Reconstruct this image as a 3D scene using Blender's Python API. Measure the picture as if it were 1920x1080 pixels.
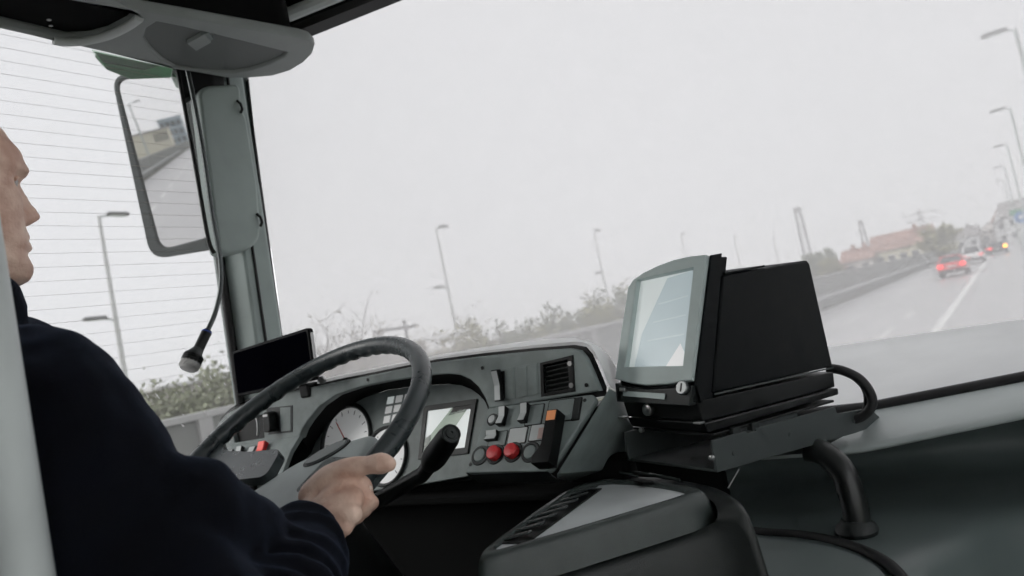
import bpy, bmesh, math, random
from mathutils import Vector, Matrix
random.seed(7)
S = bpy.context.scene
COL = S.collection
for o in list(bpy.data.objects):
    bpy.data.objects.remove(o)

# ------------------------------------------------------------------ camera
ZC = 2.0                                   # lens height above the road; interior is written relative to the lens
F_PX, YAW, PITCH, ROLL = 1350.0, 34.35, 3.65, 11.4
_p, _t, _r = (math.radians(a) for a in (YAW, PITCH, ROLL))
CF = Vector((-math.sin(_p) * math.cos(_t), math.cos(_p) * math.cos(_t), math.sin(_t)))
_R0 = Vector((math.cos(_p), math.sin(_p), 0)); _U0 = _R0.cross(CF)
CR = _R0 * math.cos(_r) - _U0 * math.sin(_r)
CU = _R0 * math.sin(_r) + _U0 * math.cos(_r)
cd = bpy.data.cameras.new('camera'); cam = bpy.data.objects.new('camera', cd); COL.objects.link(cam)
cd.sensor_width = 36; cd.lens = F_PX / 1920 * 36; cd.clip_start = .02; cd.clip_end = 3000
cam.matrix_world = Matrix(((CR.x, CU.x, -CF.x, 0), (CR.y, CU.y, -CF.y, 0), (CR.z, CU.z, -CF.z, ZC), (0, 0, 0, 1)))
cd.dof.use_dof = True; cd.dof.focus_distance = 1.08; cd.dof.aperture_fstop = 5.0
S.camera = cam

# ------------------------------------------------------------------ light: overcast day
SUN_EL, SUN_AZ = math.radians(27), math.radians(-137)
w = bpy.data.worlds.new('World'); S.world = w; w.use_nodes = True
nt = w.node_tree; nt.nodes.clear()
sky = nt.nodes.new('ShaderNodeTexSky'); sky.sky_type = 'NISHITA'; sky.sun_disc = False
sky.sun_elevation = SUN_EL; sky.sun_rotation = SUN_AZ; sky.air_density = 1; sky.dust_density = 4
hs = nt.nodes.new('ShaderNodeHueSaturation'); hs.inputs['Saturation'].default_value = .15
mx = nt.nodes.new('ShaderNodeMix'); mx.data_type = 'RGBA'; mx.inputs['Factor'].default_value = .93
mx.inputs['B'].default_value = (10.2, 10.2, 10.4, 1)           # even cloud deck
bg = nt.nodes.new('ShaderNodeBackground'); bg.inputs['Strength'].default_value = .1
wo = nt.nodes.new('ShaderNodeOutputWorld')
nt.links.new(sky.outputs[0], hs.inputs['Color']); nt.links.new(hs.outputs[0], mx.inputs['A'])
nt.links.new(mx.outputs['Result'], bg.inputs['Color']); nt.links.new(bg.outputs[0], wo.inputs['Surface'])
sl = bpy.data.lights.new('sun', 'SUN'); sl.energy = 1.5; sl.angle = math.radians(30); sl.color = (1, .97, .93)
so = bpy.data.objects.new('sun', sl); COL.objects.link(so)
sd = Vector((math.sin(SUN_AZ) * math.cos(SUN_EL), math.cos(SUN_AZ) * math.cos(SUN_EL), math.sin(SUN_EL)))
so.rotation_euler = sd.to_track_quat('Z', 'Y').to_euler()
S.view_settings.view_transform = 'Standard'; S.view_settings.look = 'None'
S.view_settings.exposure = 1.2; S.view_settings.gamma = 1; S.view_settings.use_curve_mapping = False
S.cycles.use_denoising = True; S.cycles.use_adaptive_sampling = True; S.cycles.adaptive_threshold = .03; S.cycles.adaptive_min_samples = 12
S.cycles.max_bounces = 6; S.cycles.transparent_max_bounces = 16; S.cycles.diffuse_bounces = 3; S.cycles.glossy_bounces = 3
S.cycles.caustics_reflective = False; S.cycles.caustics_refractive = False

# ------------------------------------------------------------------ survey helpers (points of the real place)
def ray(px, py): return CF + CR * ((px - 960) / F_PX) + CU * ((540 - py) / F_PX)
def onx(p, x): r = ray(*p); return r * (x / r.x)
def ony(p, y): r = ray(*p); return r * (y / r.y)
def onz(p, z): r = ray(*p); return r * (z / r.z)
def onp(p, pl): r = ray(*p); return r * (pl[0].dot(pl[1]) / r.dot(pl[1]))
def V(*a): return Vector(a)

# ------------------------------------------------------------------ materials
MATS = {}
def mat(name, col, rough=.5, metal=0, var=0, vscale=8, bump=0, bscale=300, spec=.5, emit=None, estr=0, coat=0, col2=None):
    if name in MATS: return MATS[name]
    m = bpy.data.materials.new(name); m.use_nodes = True; MATS[name] = m
    n = m.node_tree; b = n.nodes['Principled BSDF']; L = n.links.new
    b.inputs['Base Color'].default_value = (*col, 1); b.inputs['Roughness'].default_value = rough
    b.inputs['Metallic'].default_value = metal; b.inputs['Specular IOR Level'].default_value = spec
    if coat: b.inputs['Coat Weight'].default_value = coat; b.inputs['Coat Roughness'].default_value = .06
    if emit: b.inputs['Emission Color'].default_value = (*emit, 1); b.inputs['Emission Strength'].default_value = estr
    tc = n.nodes.new('ShaderNodeTexCoord')
    if var:
        nz = n.nodes.new('ShaderNodeTexNoise'); nz.inputs['Scale'].default_value = vscale; nz.inputs['Detail'].default_value = 6
        rp = n.nodes.new('ShaderNodeValToRGB')
        c2 = col2 or tuple(c * (1 - var) for c in col)
        rp.color_ramp.elements[0].color = (*c2, 1); rp.color_ramp.elements[1].color = (*[min(1, c * (1 + var * .6)) for c in col], 1)
        rp.color_ramp.elements[0].position = .35; rp.color_ramp.elements[1].position = .65
        L(tc.outputs['Object'], nz.inputs['Vector']); L(nz.outputs['Fac'], rp.inputs['Fac']); L(rp.outputs['Color'], b.inputs['Base Color'])
        mr = n.nodes.new('ShaderNodeMapRange'); mr.inputs['To Min'].default_value = max(.02, rough - .1); mr.inputs['To Max'].default_value = min(1, rough + .12)
        L(nz.outputs['Fac'], mr.inputs['Value']); L(mr.outputs['Result'], b.inputs['Roughness'])
    if bump:
        nb = n.nodes.new('ShaderNodeTexNoise'); nb.inputs['Scale'].default_value = bscale; nb.inputs['Detail'].default_value = 3
        bp = n.nodes.new('ShaderNodeBump'); bp.inputs['Strength'].default_value = bump; bp.inputs['Distance'].default_value = .002
        L(tc.outputs['Object'], nb.inputs['Vector']); L(nb.outputs['Fac'], bp.inputs['Height']); L(bp.outputs['Normal'], b.inputs['Normal'])
    return m

def film_glass(name, film, tint=(.96, .97, .97), veil=(.93, .925, .925)):
    m = bpy.data.materials.new(name); m.use_nodes = True; MATS[name] = m
    n = m.node_tree; n.nodes.clear(); L = n.links.new
    out = n.nodes.new('ShaderNodeOutputMaterial'); mix = n.nodes.new('ShaderNodeMixShader')
    tr = n.nodes.new('ShaderNodeBsdfTransparent'); tr.inputs['Color'].default_value = (*tint, 1)
    tl = n.nodes.new('ShaderNodeBsdfTranslucent'); tl.inputs['Color'].default_value = (*veil, 1)
    tc = n.nodes.new('ShaderNodeTexCoord'); nz = n.nodes.new('ShaderNodeTexNoise'); nz.inputs['Scale'].default_value = 3.5; nz.inputs['Detail'].default_value = 5
    mr = n.nodes.new('ShaderNodeMapRange'); mr.inputs['From Min'].default_value = .3; mr.inputs['From Max'].default_value = .7
    mr.inputs['To Min'].default_value = film * .93; mr.inputs['To Max'].default_value = film * 1.07
    L(tc.outputs['Object'], nz.inputs['Vector']); L(nz.outputs['Fac'], mr.inputs['Value']); L(mr.outputs['Result'], mix.inputs['Fac'])
    L(tr.outputs[0], mix.inputs[1]); L(tl.outputs[0], mix.inputs[2]); L(mix.outputs[0], out.inputs['Surface'])
    return m

DASH = mat('dash_plastic', (.2, .236, .232), .5, var=.2, vscale=26, bump=.25, bscale=900)
DASHL = mat('light_dash_plastic', (.5, .53, .53), .48, var=.1, vscale=12, bump=.2, bscale=900)
DARK = mat('dark_plastic', (.018, .022, .022), .45, spec=.4, var=.2, vscale=20, bump=.2, bscale=700)
BLACK = mat('black_plastic', (.005, .0058, .006), .42, spec=.3, var=.2, vscale=20)
RUBBER = mat('black_rubber', (.008, .008, .009), .6)
SATIN = mat('black_powder_coat', (.006, .0075, .0085), .55, spec=.12, var=.15, vscale=30, bump=.25, bscale=1500)
BRACK = mat('bracket_coat', (.05, .06, .06), .5, var=.15, vscale=25, bump=.2, bscale=1500)
BEZEL = mat('bezel_grey', (.45, .525, .515), .45, var=.08, vscale=20, bump=.15, bscale=1200)
CHROME = mat('worn_chrome', (.42, .42, .42), .3, 1)
STEEL = mat('brushed_steel', (.42, .43, .43), .35, 1, var=.15, vscale=40)
WHITEG = mat('gauge_white', (.8, .81, .81), .4, emit=(.9, .92, .92), estr=.06)  # faint glow added to lift the shaded dial faces
SCREENW = mat('screen_pale', (.7, .75, .75), .25, emit=(.86, .93, .92), estr=.12)
SCREENG = mat('screen_green', (.22, .3, .23), .22, emit=(.5, .65, .52), estr=.06)
SCREEND = mat('screen_dark_green', (.01, .06, .03), .2)
RED = mat('red_plastic', (.55, .03, .035), .35)
REDS = mat('red_rocker', (.6, .045, .035), .3, emit=(1, .1, .05), estr=.12)
ORANGE = mat('amber_lamp_window', (.75, .33, .17), .3, emit=(1, .3, .05), estr=.05)
LEATHER = mat('wheel_leather', (.035, .045, .048), .28, var=.1, vscale=40, bump=.2, bscale=500)
HUBM = mat('hub_plastic', (.38, .43, .43), .42, var=.1, vscale=20, bump=.2, bscale=900)
SKIN = mat('skin', (.82, .6, .49), .48, var=.16, vscale=30, bump=.55, bscale=230, col2=(.64, .37, .28))
LIPS = mat('lips', (.4, .16, .13), .45)
HAIR = mat('hair_short', (.05, .04, .035), .6, bump=.8, bscale=500)
CLOTH = mat('navy_cloth', (.0024, .003, .0058), .9, var=.25, vscale=25, bump=.5, bscale=700, spec=.12)
TROUS = mat('dark_trousers', (.008, .008, .009), .9, bump=.4, bscale=600, spec=.2)
POLE = mat('handrail_coat', (.58, .62, .62), .38, var=.08, vscale=10)
PAD = mat('pillar_pad', (.31, .365, .353), .55, var=.1, vscale=10, bump=.3, bscale=600)
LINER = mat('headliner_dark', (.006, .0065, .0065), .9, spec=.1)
WALLM = mat('bus_wall_panel', (.5, .51, .51), .6, var=.1)
GREENP = mat('green_paint', (.02, .26, .07), .3, coat=.5)
MIRROR = mat('mirror_silver', (.9, .9, .9), .015, 1)
MIRH = mat('mirror_housing', (.03, .048, .046), .4, bump=.15)
SHELLM = mat('shell_plastic_lit', (.6, .61, .612), .3, var=.06, vscale=10, bump=.12, bscale=900)  # paler plastic for the shell top: sky sheen put into the colour
LEDGE = mat('pale_ledge', (.72, .73, .735), .5, var=.06, vscale=6, bump=.1)
OVHM = mat('overhead_plastic', (.24, .26, .255), .5, var=.1, vscale=10, bump=.2, bscale=900); OVHF = mat('overhead_flap', (.11, .12, .118), .55, var=.1, bump=.2, bscale=900)
GLASS = film_glass('windscreen_film_glass', .42, (.335, .337, .338), (.43, .426, .428))
GLASS2 = film_glass('side_film_glass', .07, (.352, .355, .358), (.46, .46, .464))
GLASS3 = film_glass('saloon_glass', .06)
GLASS4 = film_glass('tinted_door_glass', .05, (.72, .73, .73), (.7, .7, .7))
WIRE = mat('heating_wire', (.14, .12, .1), .6)
WATER = film_glass('water_drop', .75, (.9, .9, .9), (.95, .95, .95))

# ------------------------------------------------------------------ mesh helpers
ROOTS = {}
def tag(o, label=None, cat=None, group=None, kind=None):
    for k, v in (('label', label), ('category', cat), ('group', group), ('kind', kind)):
        if v: o[k] = v
    return o
def thing(name, label, cat, loc=(0, 0, 0), group=None, rel=True):
    o = bpy.data.objects.new(name, None); COL.objects.link(o); o.empty_display_size = .05
    o.location = Vector(loc) + (Vector((0, 0, ZC)) if rel else Vector()); return tag(o, label, cat, group)
def _link(o, parent):
    COL.objects.link(o)
    if parent is not None:
        o.parent = parent
        off = Vector(parent.location)
        q = parent.parent
        pw = parent.location.copy() if q is None else Vector((0, 0, 0))
        # all parts are written in world coordinates: cancel the root's own location
        root = parent if q is None else (q if q.parent is None else q.parent)
        o.matrix_parent_inverse = Matrix.Translation(-root.location) if q is None else Matrix()
        if q is not None: o.matrix_parent_inverse = Matrix()
    return o
def mk(name, verts, faces, m, parent=None, smooth=True, sharp=35, bevel=0, seg=2, sub=0, rel=True, solid=0):
    me = bpy.data.meshes.new(name)
    dz = ZC if rel else 0
    me.from_pydata([(v[0], v[1], v[2] + dz) for v in verts], [], faces); me.update()
    bm = bmesh.new(); bm.from_mesh(me); bmesh.ops.recalc_face_normals(bm, faces=bm.faces); bm.to_mesh(me); bm.free()
    me.materials.append(m)
    o = bpy.data.objects.new(name, me); _link(o, parent)
    fin(o, smooth, sharp, bevel, seg, sub, solid); return o
def fin(o, smooth=True, sharp=35, bevel=0, seg=2, sub=0, solid=0):
    me = o.data
    if smooth:
        me.polygons.foreach_set('use_smooth', [True] * len(me.polygons))
        if sharp: me.set_sharp_from_angle(angle=math.radians(sharp))
    if solid:
        md = o.modifiers.new('solid', 'SOLIDIFY'); md.thickness = solid; md.offset = -1
    if bevel:
        md = o.modifiers.new('bevel', 'BEVEL'); md.width = bevel; md.segments = seg; md.limit_method = 'ANGLE'; md.angle_limit = math.radians(30)
        md.harden_normals = False
        wn = o.modifiers.new('wn', 'WEIGHTED_NORMAL'); wn.keep_sharp = False
        if smooth: 
            a = me.attributes.get('sharp_edge')
            if a: me.attributes.remove(a)
    if sub:
        md = o.modifiers.new('sub', 'SUBSURF'); md.levels = sub; md.render_levels = sub
def frame(o, ex, ey):
    ex = Vector(ex).normalized(); ey = Vector(ey); ey = (ey - ex * ey.dot(ex)).normalized(); return Vector(o), ex, ey, ex.cross(ey)
def box_v(c, ex, ey, ez, sx, sy, sz):
    vs = [c + ex * (a * sx / 2) + ey * (b * sy / 2) + ez * (d * sz / 2) for a in (-1, 1) for b in (-1, 1) for d in (-1, 1)]
    fs = [(0, 1, 3, 2), (4, 6, 7, 5), (0, 4, 5, 1), (2, 3, 7, 6), (0, 2, 6, 4), (1, 5, 7, 3)]
    return vs, fs
XA, YA, ZA = V(1, 0, 0), V(0, 1, 0), V(0, 0, 1)
def box(name, c, size, m, parent=None, fr=(XA, YA, ZA), bevel=.002, seg=2, rel=True, **k):
    v, f = box_v(Vector(c), *fr, *size); return mk(name, v, f, m, parent, bevel=bevel, seg=seg, rel=rel, **k)
def prism(name, pts, d, m, parent=None, bevel=.0015, seg=2, rel=True, pts2=None, **k):
    """pts: 3-D outline, d: extrusion vector"""
    n = len(pts); top = [Vector(p) for p in pts]; bot = [Vector(p) for p in pts2] if pts2 else [p + Vector(d) for p in top]
    fs = [tuple(range(n)), tuple(range(2 * n - 1, n - 1, -1))] + [(i, i + n, (i + 1) % n + n, (i + 1) % n) for i in range(n)]
    return mk(name, top + bot, fs, m, parent, bevel=bevel, seg=seg, rel=rel, **k)
def spline(pts, n=8):
    P = [Vector(p) for p in pts]; out = []
    for i in range(len(P) - 1):
        a = P[max(i - 1, 0)]; b = P[i]; c = P[i + 1]; d = P[min(i + 2, len(P) - 1)]
        for j in range(n):
            t = j / n
            out.append(.5 * ((2 * b) + (c - a) * t + (2 * a - 5 * b + 4 * c - d) * t * t + (3 * b - 3 * c + d - a) * t ** 3))
    out.append(P[-1]); return out
def tube_v(pts, rads, seg=12, caps=True):
    P = [Vector(p) for p in pts]
    if not isinstance(rads, (list, tuple)): rads = [rads] * len(P)
    vs, fs = [], []; prev = None
    for i, p in enumerate(P):
        t = (P[min(i + 1, len(P) - 1)] - P[max(i - 1, 0)]).normalized()
        if prev is None:
            a = t.orthogonal().normalized()
        else:
            a = (prev - t * prev.dot(t)); a = a.normalized() if a.length > 1e-6 else t.orthogonal().normalized()
        prev = a; b = t.cross(a)
        for k in range(seg):
            q = 2 * math.pi * k / seg; vs.append(p + (a * math.cos(q) + b * math.sin(q)) * rads[i])
    for i in range(len(P) - 1):
        for k in range(seg):
            fs.append((i * seg + k, i * seg + (k + 1) % seg, (i + 1) * seg + (k + 1) % seg, (i + 1) * seg + k))
    if caps: fs += [tuple(range(seg - 1, -1, -1)), tuple(range((len(P) - 1) * seg, len(P) * seg))]
    return vs, fs
def tube(name, pts, rads, m, parent=None, seg=14, rel=True, **k):
    v, f = tube_v(pts, rads, seg); return mk(name, v, f, m, parent, rel=rel, sharp=k.pop('sharp', 50), **k)
def lathe(name, prof, o, axis, m, parent=None, seg=28, rel=True, **k):
    """prof: (radius, height along axis)"""
    ax = Vector(axis).normalized(); a = ax.orthogonal().normalized(); b = ax.cross(a); o = Vector(o)
    vs, fs = [], []
    for r, h in prof:
        for i in range(seg):
            q = 2 * math.pi * i / seg; vs.append(o + ax * h + (a * math.cos(q) + b * math.sin(q)) * r)
    for j in range(len(prof) - 1):
        for i in range(seg): fs.append((j * seg + i, j * seg + (i + 1) % seg, (j + 1) * seg + (i + 1) % seg, (j + 1) * seg + i))
    fs += [tuple(range(seg - 1, -1, -1)), tuple(range((len(prof) - 1) * seg, len(prof) * seg))]
    return mk(name, vs, fs, m, parent, rel=rel, **k)
def joined(list_vf):
    vs, fs = [], []
    for v, f in list_vf:
        n = len(vs); vs += list(v); fs += [tuple(i + n for i in q) for q in f]
    return vs, fs
def plate(name, pl, outer, holes, thick, m, parent=None, bevel=.0015, lift=0):
    """flat plate on plane pl=(point, normal) with real holes; outlines are 3-D points on the plane"""
    n = Vector(pl[1]).normalized(); ex = n.orthogonal().normalized(); ey = n.cross(ex); o = Vector(pl[0])
    cu = bpy.data.curves.new(name, 'CURVE'); cu.dimensions = '2D'; cu.fill_mode = 'BOTH'
    cu.extrude = max(thick / 2 - bevel, 1e-4); cu.bevel_depth = bevel; cu.bevel_resolution = 2; cu.offset = -bevel
    for ol in [outer] + holes:
        sp = cu.splines.new('POLY'); sp.points.add(len(ol) - 1); sp.use_cyclic_u = True
        for q, p in zip(sp.points, ol):
            d = Vector(p) - o; q.co = (d.dot(ex), d.dot(ey), 0, 1)
    tmp = bpy.data.objects.new(name + '_c', cu); COL.objects.link(tmp)
    bpy.context.view_layer.update()
    me = bpy.data.meshes.new_from_object(tmp.evaluated_get(bpy.context.evaluated_depsgraph_get()))
    bpy.data.objects.remove(tmp); bpy.data.curves.remove(cu)
    oo = o + n * (lift - thick / 2) + Vector((0, 0, ZC))
    M = Matrix(((ex.x, ey.x, n.x, oo.x), (ex.y, ey.y, n.y, oo.y), (ex.z, ey.z, n.z, oo.z), (0, 0, 0, 1)))
    me.transform(M); me.name = name
    me.materials.clear(); me.materials.append(m)
    ob = bpy.data.objects.new(name, me); _link(ob, parent); fin(ob, True, 30); return ob
def ell(c, ex, ey, rx, ry, n=28): return [Vector(c) + ex * (rx * math.cos(2 * math.pi * i / n)) + ey * (ry * math.sin(2 * math.pi * i / n)) for i in range(n)]
def rrect(c, ex, ey, sx, sy, r, n=5):
    out = []
    for qx, qy, a0 in ((1, 1, 0), (-1, 1, 90), (-1, -1, 180), (1, -1, 270)):
        for i in range(n + 1):
            a = math.radians(a0 + 90 * i / n)
            out.append(Vector(c) + ex * (qx * (sx / 2 - r) + r * math.cos(a)) + ey * (qy * (sy / 2 - r) + r * math.sin(a)))
    return out
def rpoly(pts, r, n=4):
    """round the corners of a 3-D polygon"""
    P = [Vector(p) for p in pts]; out = []
    if not isinstance(r, (list, tuple)): r = [r] * len(P)
    for i, p in enumerate(P):
        a, b = P[i - 1], P[(i + 1) % len(P)]; rr = min(r[i], (a - p).length * .45, (b - p).length * .45)
        p0 = p + (a - p).normalized() * rr; p1 = p + (b - p).normalized() * rr
        for k in range(n + 1):
            t = k / n; out.append((1 - t) ** 2 * p0 + 2 * t * (1 - t) * p + t * t * p1)
    return out
def loft(name, rings, m, parent=None, closed=False, caps=False, **k):
    n = len(rings[0]); vs = [v for r in rings for v in r]; fs = []
    for j in range(len(rings) - 1):
        for i in range(n if closed else n - 1):
            fs.append((j * n + i, j * n + (i + 1) % n, (j + 1) * n + (i + 1) % n, (j + 1) * n + i))
    if caps: fs += [tuple(range(n)), tuple(range((len(rings) - 1) * n, len(rings) * n))]
    return mk(name, vs, fs, m, parent, **k)
def copy_tree(o, loc):
    c = o.copy(); COL.objects.link(c); c.location = loc
    for ch in o.children:
        d = ch.copy(); COL.objects.link(d); d.parent = c
        for g in ch.children:
            e = g.copy(); COL.objects.link(e); e.parent = d
    return c
def struct(o): o['kind'] = 'structure'; return o

# ================================================================== THE SETTING OUTSIDE
def road_mat():
    m = bpy.data.materials.new('wet_asphalt'); m.use_nodes = True; n = m.node_tree; b = n.nodes['Principled BSDF']; L = n.links.new
    tc = n.nodes.new('ShaderNodeTexCoord'); mp = n.nodes.new('ShaderNodeMapping'); mp.inputs['Scale'].default_value = (1, .12, 1)
    nz = n.nodes.new('ShaderNodeTexNoise'); nz.inputs['Scale'].default_value = 1.1; nz.inputs['Detail'].default_value = 7
    rp = n.nodes.new('ShaderNodeValToRGB'); rp.color_ramp.elements[0].color = (.37, .366, .368, 1); rp.color_ramp.elements[1].color = (.45, .446, .447, 1)
    rp.color_ramp.elements[0].position = .35; rp.color_ramp.elements[1].position = .65
    mr = n.nodes.new('ShaderNodeMapRange'); mr.inputs['To Min'].default_value = .26; mr.inputs['To Max'].default_value = .42
    L(tc.outputs['Object'], mp.inputs['Vector']); L(mp.outputs[0], nz.inputs['Vector']); L(nz.outputs['Fac'], rp.inputs['Fac']); L(rp.outputs[0], b.inputs['Base Color'])
    L(nz.outputs['Fac'], mr.inputs['Value']); L(mr.outputs[0], b.inputs['Roughness'])
    n2 = n.nodes.new('ShaderNodeTexNoise'); n2.inputs['Scale'].default_value = 120; bp = n.nodes.new('ShaderNodeBump'); bp.inputs['Strength'].default_value = .15; bp.inputs['Distance'].default_value = .004
    L(tc.outputs['Object'], n2.inputs['Vector']); L(n2.outputs['Fac'], bp.inputs['Height']); L(bp.outputs[0], b.inputs['Normal'])
    return m
ASPH = road_mat()
GRASS = mat('verge_grass', (.16, .165, .12), .95, var=.35, vscale=.4)
PAINT = mat('road_paint', (.78, .78, .76), .5, var=.08, vscale=3)
CONC = mat('barrier_concrete', (.22, .23, .215), .8, var=.18, vscale=1.2, bump=.4, bscale=40)
CONC2 = mat('barrier_cap_concrete', (.42, .42, .41), .8, var=.12, vscale=1.5)
GALV = mat('galvanised_steel', (.45, .46, .46), .45, .6, var=.15, vscale=6)
LAMPG = mat('lamp_post_paint', (.5, .55, .54), .5, var=.1)
LAMPL = mat('lamp_post_zinc_paled', (.72, .73, .73), .5, var=.06)  # zinc lightened further: motion-blur fading against the sky put into the colour
LAMPH = mat('lamp_head_grey', (.2, .2, .205), .5)
def quad(x0, x1, y0, y1, z): return [(x0, y0, z), (x1, y0, z), (x1, y1, z), (x0, y1, z)], [(0, 1, 2, 3)]
struct(mk('ground', *quad(-600, 600, -600, 600, -.03), GRASS, rel=False))
road = struct(mk('road', *quad(-8.5, 2.05, -420, 420, 0), ASPH, rel=False))
struct(mk('verge_pavement', *box_v(V(3.1, 0, .045), XA, YA, ZA, 2.1, 840, .15), CONC2, rel=False))
mk('lane_line', *quad(-1.96, -1.72, -300, 400, .006), PAINT, road, rel=False)
mk('edge_line', *quad(-8.0, -7.86, -300, 400, .006), PAINT, road, rel=False)
for i in range(-14, 34):
    mk('lane_dash', *quad(-5.32, -5.18, i * 8 + 4.6, i * 8 + 8.2, .006), PAINT, road, rel=False)
for y in (21.0, 26.5):
    mk('lane_dash', *quad(-3.22, -3.06, y, y + 2.6, .006), PAINT, road, rel=False)

# noise barrier with cap, guard rail in front of it
WX = -9.0
bar = thing('noise_barrier', 'low grey concrete barrier wall running along the left road edge', 'wall', (WX, 0, 0), rel=False)
base = None
for i in range(-24, 34):
    y0 = i * 3.6
    if base is None:
        base = mk('panel', *box_v(V(WX, 0, .86), XA, YA, ZA, .16, 3.54, 1.72), CONC, bar, rel=False, bevel=.015); o0 = y0
        basep = mk('post', *box_v(V(WX + .04, 1.8, .9), XA, YA, ZA, .2, .2, 1.8), CONC2, bar, rel=False, bevel=.01)
        basec = mk('cap', *box_v(V(WX, 0, 1.77), XA, YA, ZA, .3, 3.58, .09), CONC2, bar, rel=False, bevel=.012)
        for q in (base, basep, basec): q.location.y = y0
        continue
    for q in (base, basep, basec):
        c = q.copy(); COL.objects.link(c); c.location.y = y0
far = mk('far_panels', *joined([box_v(V(WX, 122 + 150, .9), XA, YA, ZA, .2, 300, 1.8), box_v(V(WX, -88 - 150, .9), XA, YA, ZA, .2, 300, 1.8)]), CONC, bar, rel=False); far['kind'] = 'stuff'
rail = thing('guard_rail', 'galvanised steel guard rail in front of the grey barrier wall', 'guard rail', (-8.45, 0, 0), rel=False)
prof = [(.0, .55), (.035, .59), (.0, .64), (0, .67), (.035, .72), (0, .76)]
vs = [(-8.4 + a, y, b) for y in (-150, 200) for a, b in prof]
mk('beam', vs, [(i, i + 1, i + 7, i + 6) for i in range(5)], GALV, rail, rel=False, solid=.004)
gp = None
for i in range(-14, 34):
    if gp is None: gp = mk('post', *box_v(V(-8.47, 0, .37), XA, YA, ZA, .1, .06, .74), GALV, rail, rel=False, bevel=.006); gp.location.y = i * 4
    else: c = gp.copy(); COL.objects.link(c); c.location.y = i * 4

# lamp posts
def lamp(x, y, h, head2, side, label, group, arm=.9, r=.1, ax=(1, 0)):
    t = thing('street_lamp', label, 'street lamp', (x, y, 0), group, rel=False)
    tube('pole', [(x, y, 0), (x, y, h * .5), (x, y, h)], [r, r * .8, r * .55], LAMPL if x < -20 else LAMPG, t, 10, rel=False)
    lathe('base_collar', [(r * 1.5, 0), (r * 1.5, .5), (r, .58)], (x, y, 0), ZA, LAMPG, t, 10, rel=False)
    def head(z, s):
        A = V(ax[0], ax[1], 0); Bv = V(-ax[1], ax[0], 0); o = V(x, y, 0); tube('arm', [o + V(0, 0, z - .08), o + A * (s * arm * .3) + V(0, 0, z), o + A * (s * arm * .55) + V(0, 0, z + .03)], .035, LAMPG, t, 8, rel=False)
        c = o + A * (s * (arm * .5 + .42)) + V(0, 0, z + .04)
        pts = [c + A * (s * a) + Bv * b for a, b in ((-.42, -.1), (-.3, -.17), (.3, -.2), (.48, -.12), (.48, .12), (.3, .2), (-.3, .17), (-.42, .1))]
        hd = prism('lamp_head', pts, V(0, 0, .13), LAMPH, t, bevel=.03, rel=False)
        prism('lens', [c + (q - c) * .82 + V(0, 0, -.02) for q in pts], V(0, 0, .03), SCREENW, hd, bevel=.005, rel=False)
    head(h, side)
    if head2: head(head2, -side)
    return t
ordn = ['seen through the side window', 'first right of the pillar, above the bare shrub', 'second right of the pillar, left of the ticket machine',
        'third right of the pillar, above the ticket machine', 'fourth right of the pillar, above the ticket machine', 'fifth right of the pillar, small and faint', 'sixth right of the pillar, faintest']
for i, (px, py) in enumerate(((185, 405), (817, 427), (1113, 434), (1276, 440), (1376, 445), (1449, 447))):
    p = onx((px, py), -30)
    lamp(-30, p.y, p.z + ZC, 5.85 if i < 3 else None, 1 if i else 1, 'tall double-headed grey lamp post ' + ordn[i] if i < 3 else 'tall grey lamp post ' + ordn[i], 'lamp posts beyond the barrier', .7, .13, (0, 1))
lab = ['nearest and largest', 'second nearest', 'third nearest', 'fourth', 'fifth and farthest']
for i, (px, py) in enumerate(((1900, 55), (1892, 203), (1887, 272), (1882, 312), (1881, 338))):
    y = (36, 59, 84, 114, 150)[i]
    p = ony((px, py), y)
    lamp(p.x + .05, y, p.z + ZC, None, -1, lab[i] + ' green-grey lamp post along the right road edge', 'lamp posts on the right kerb', .5, .12)

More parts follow.
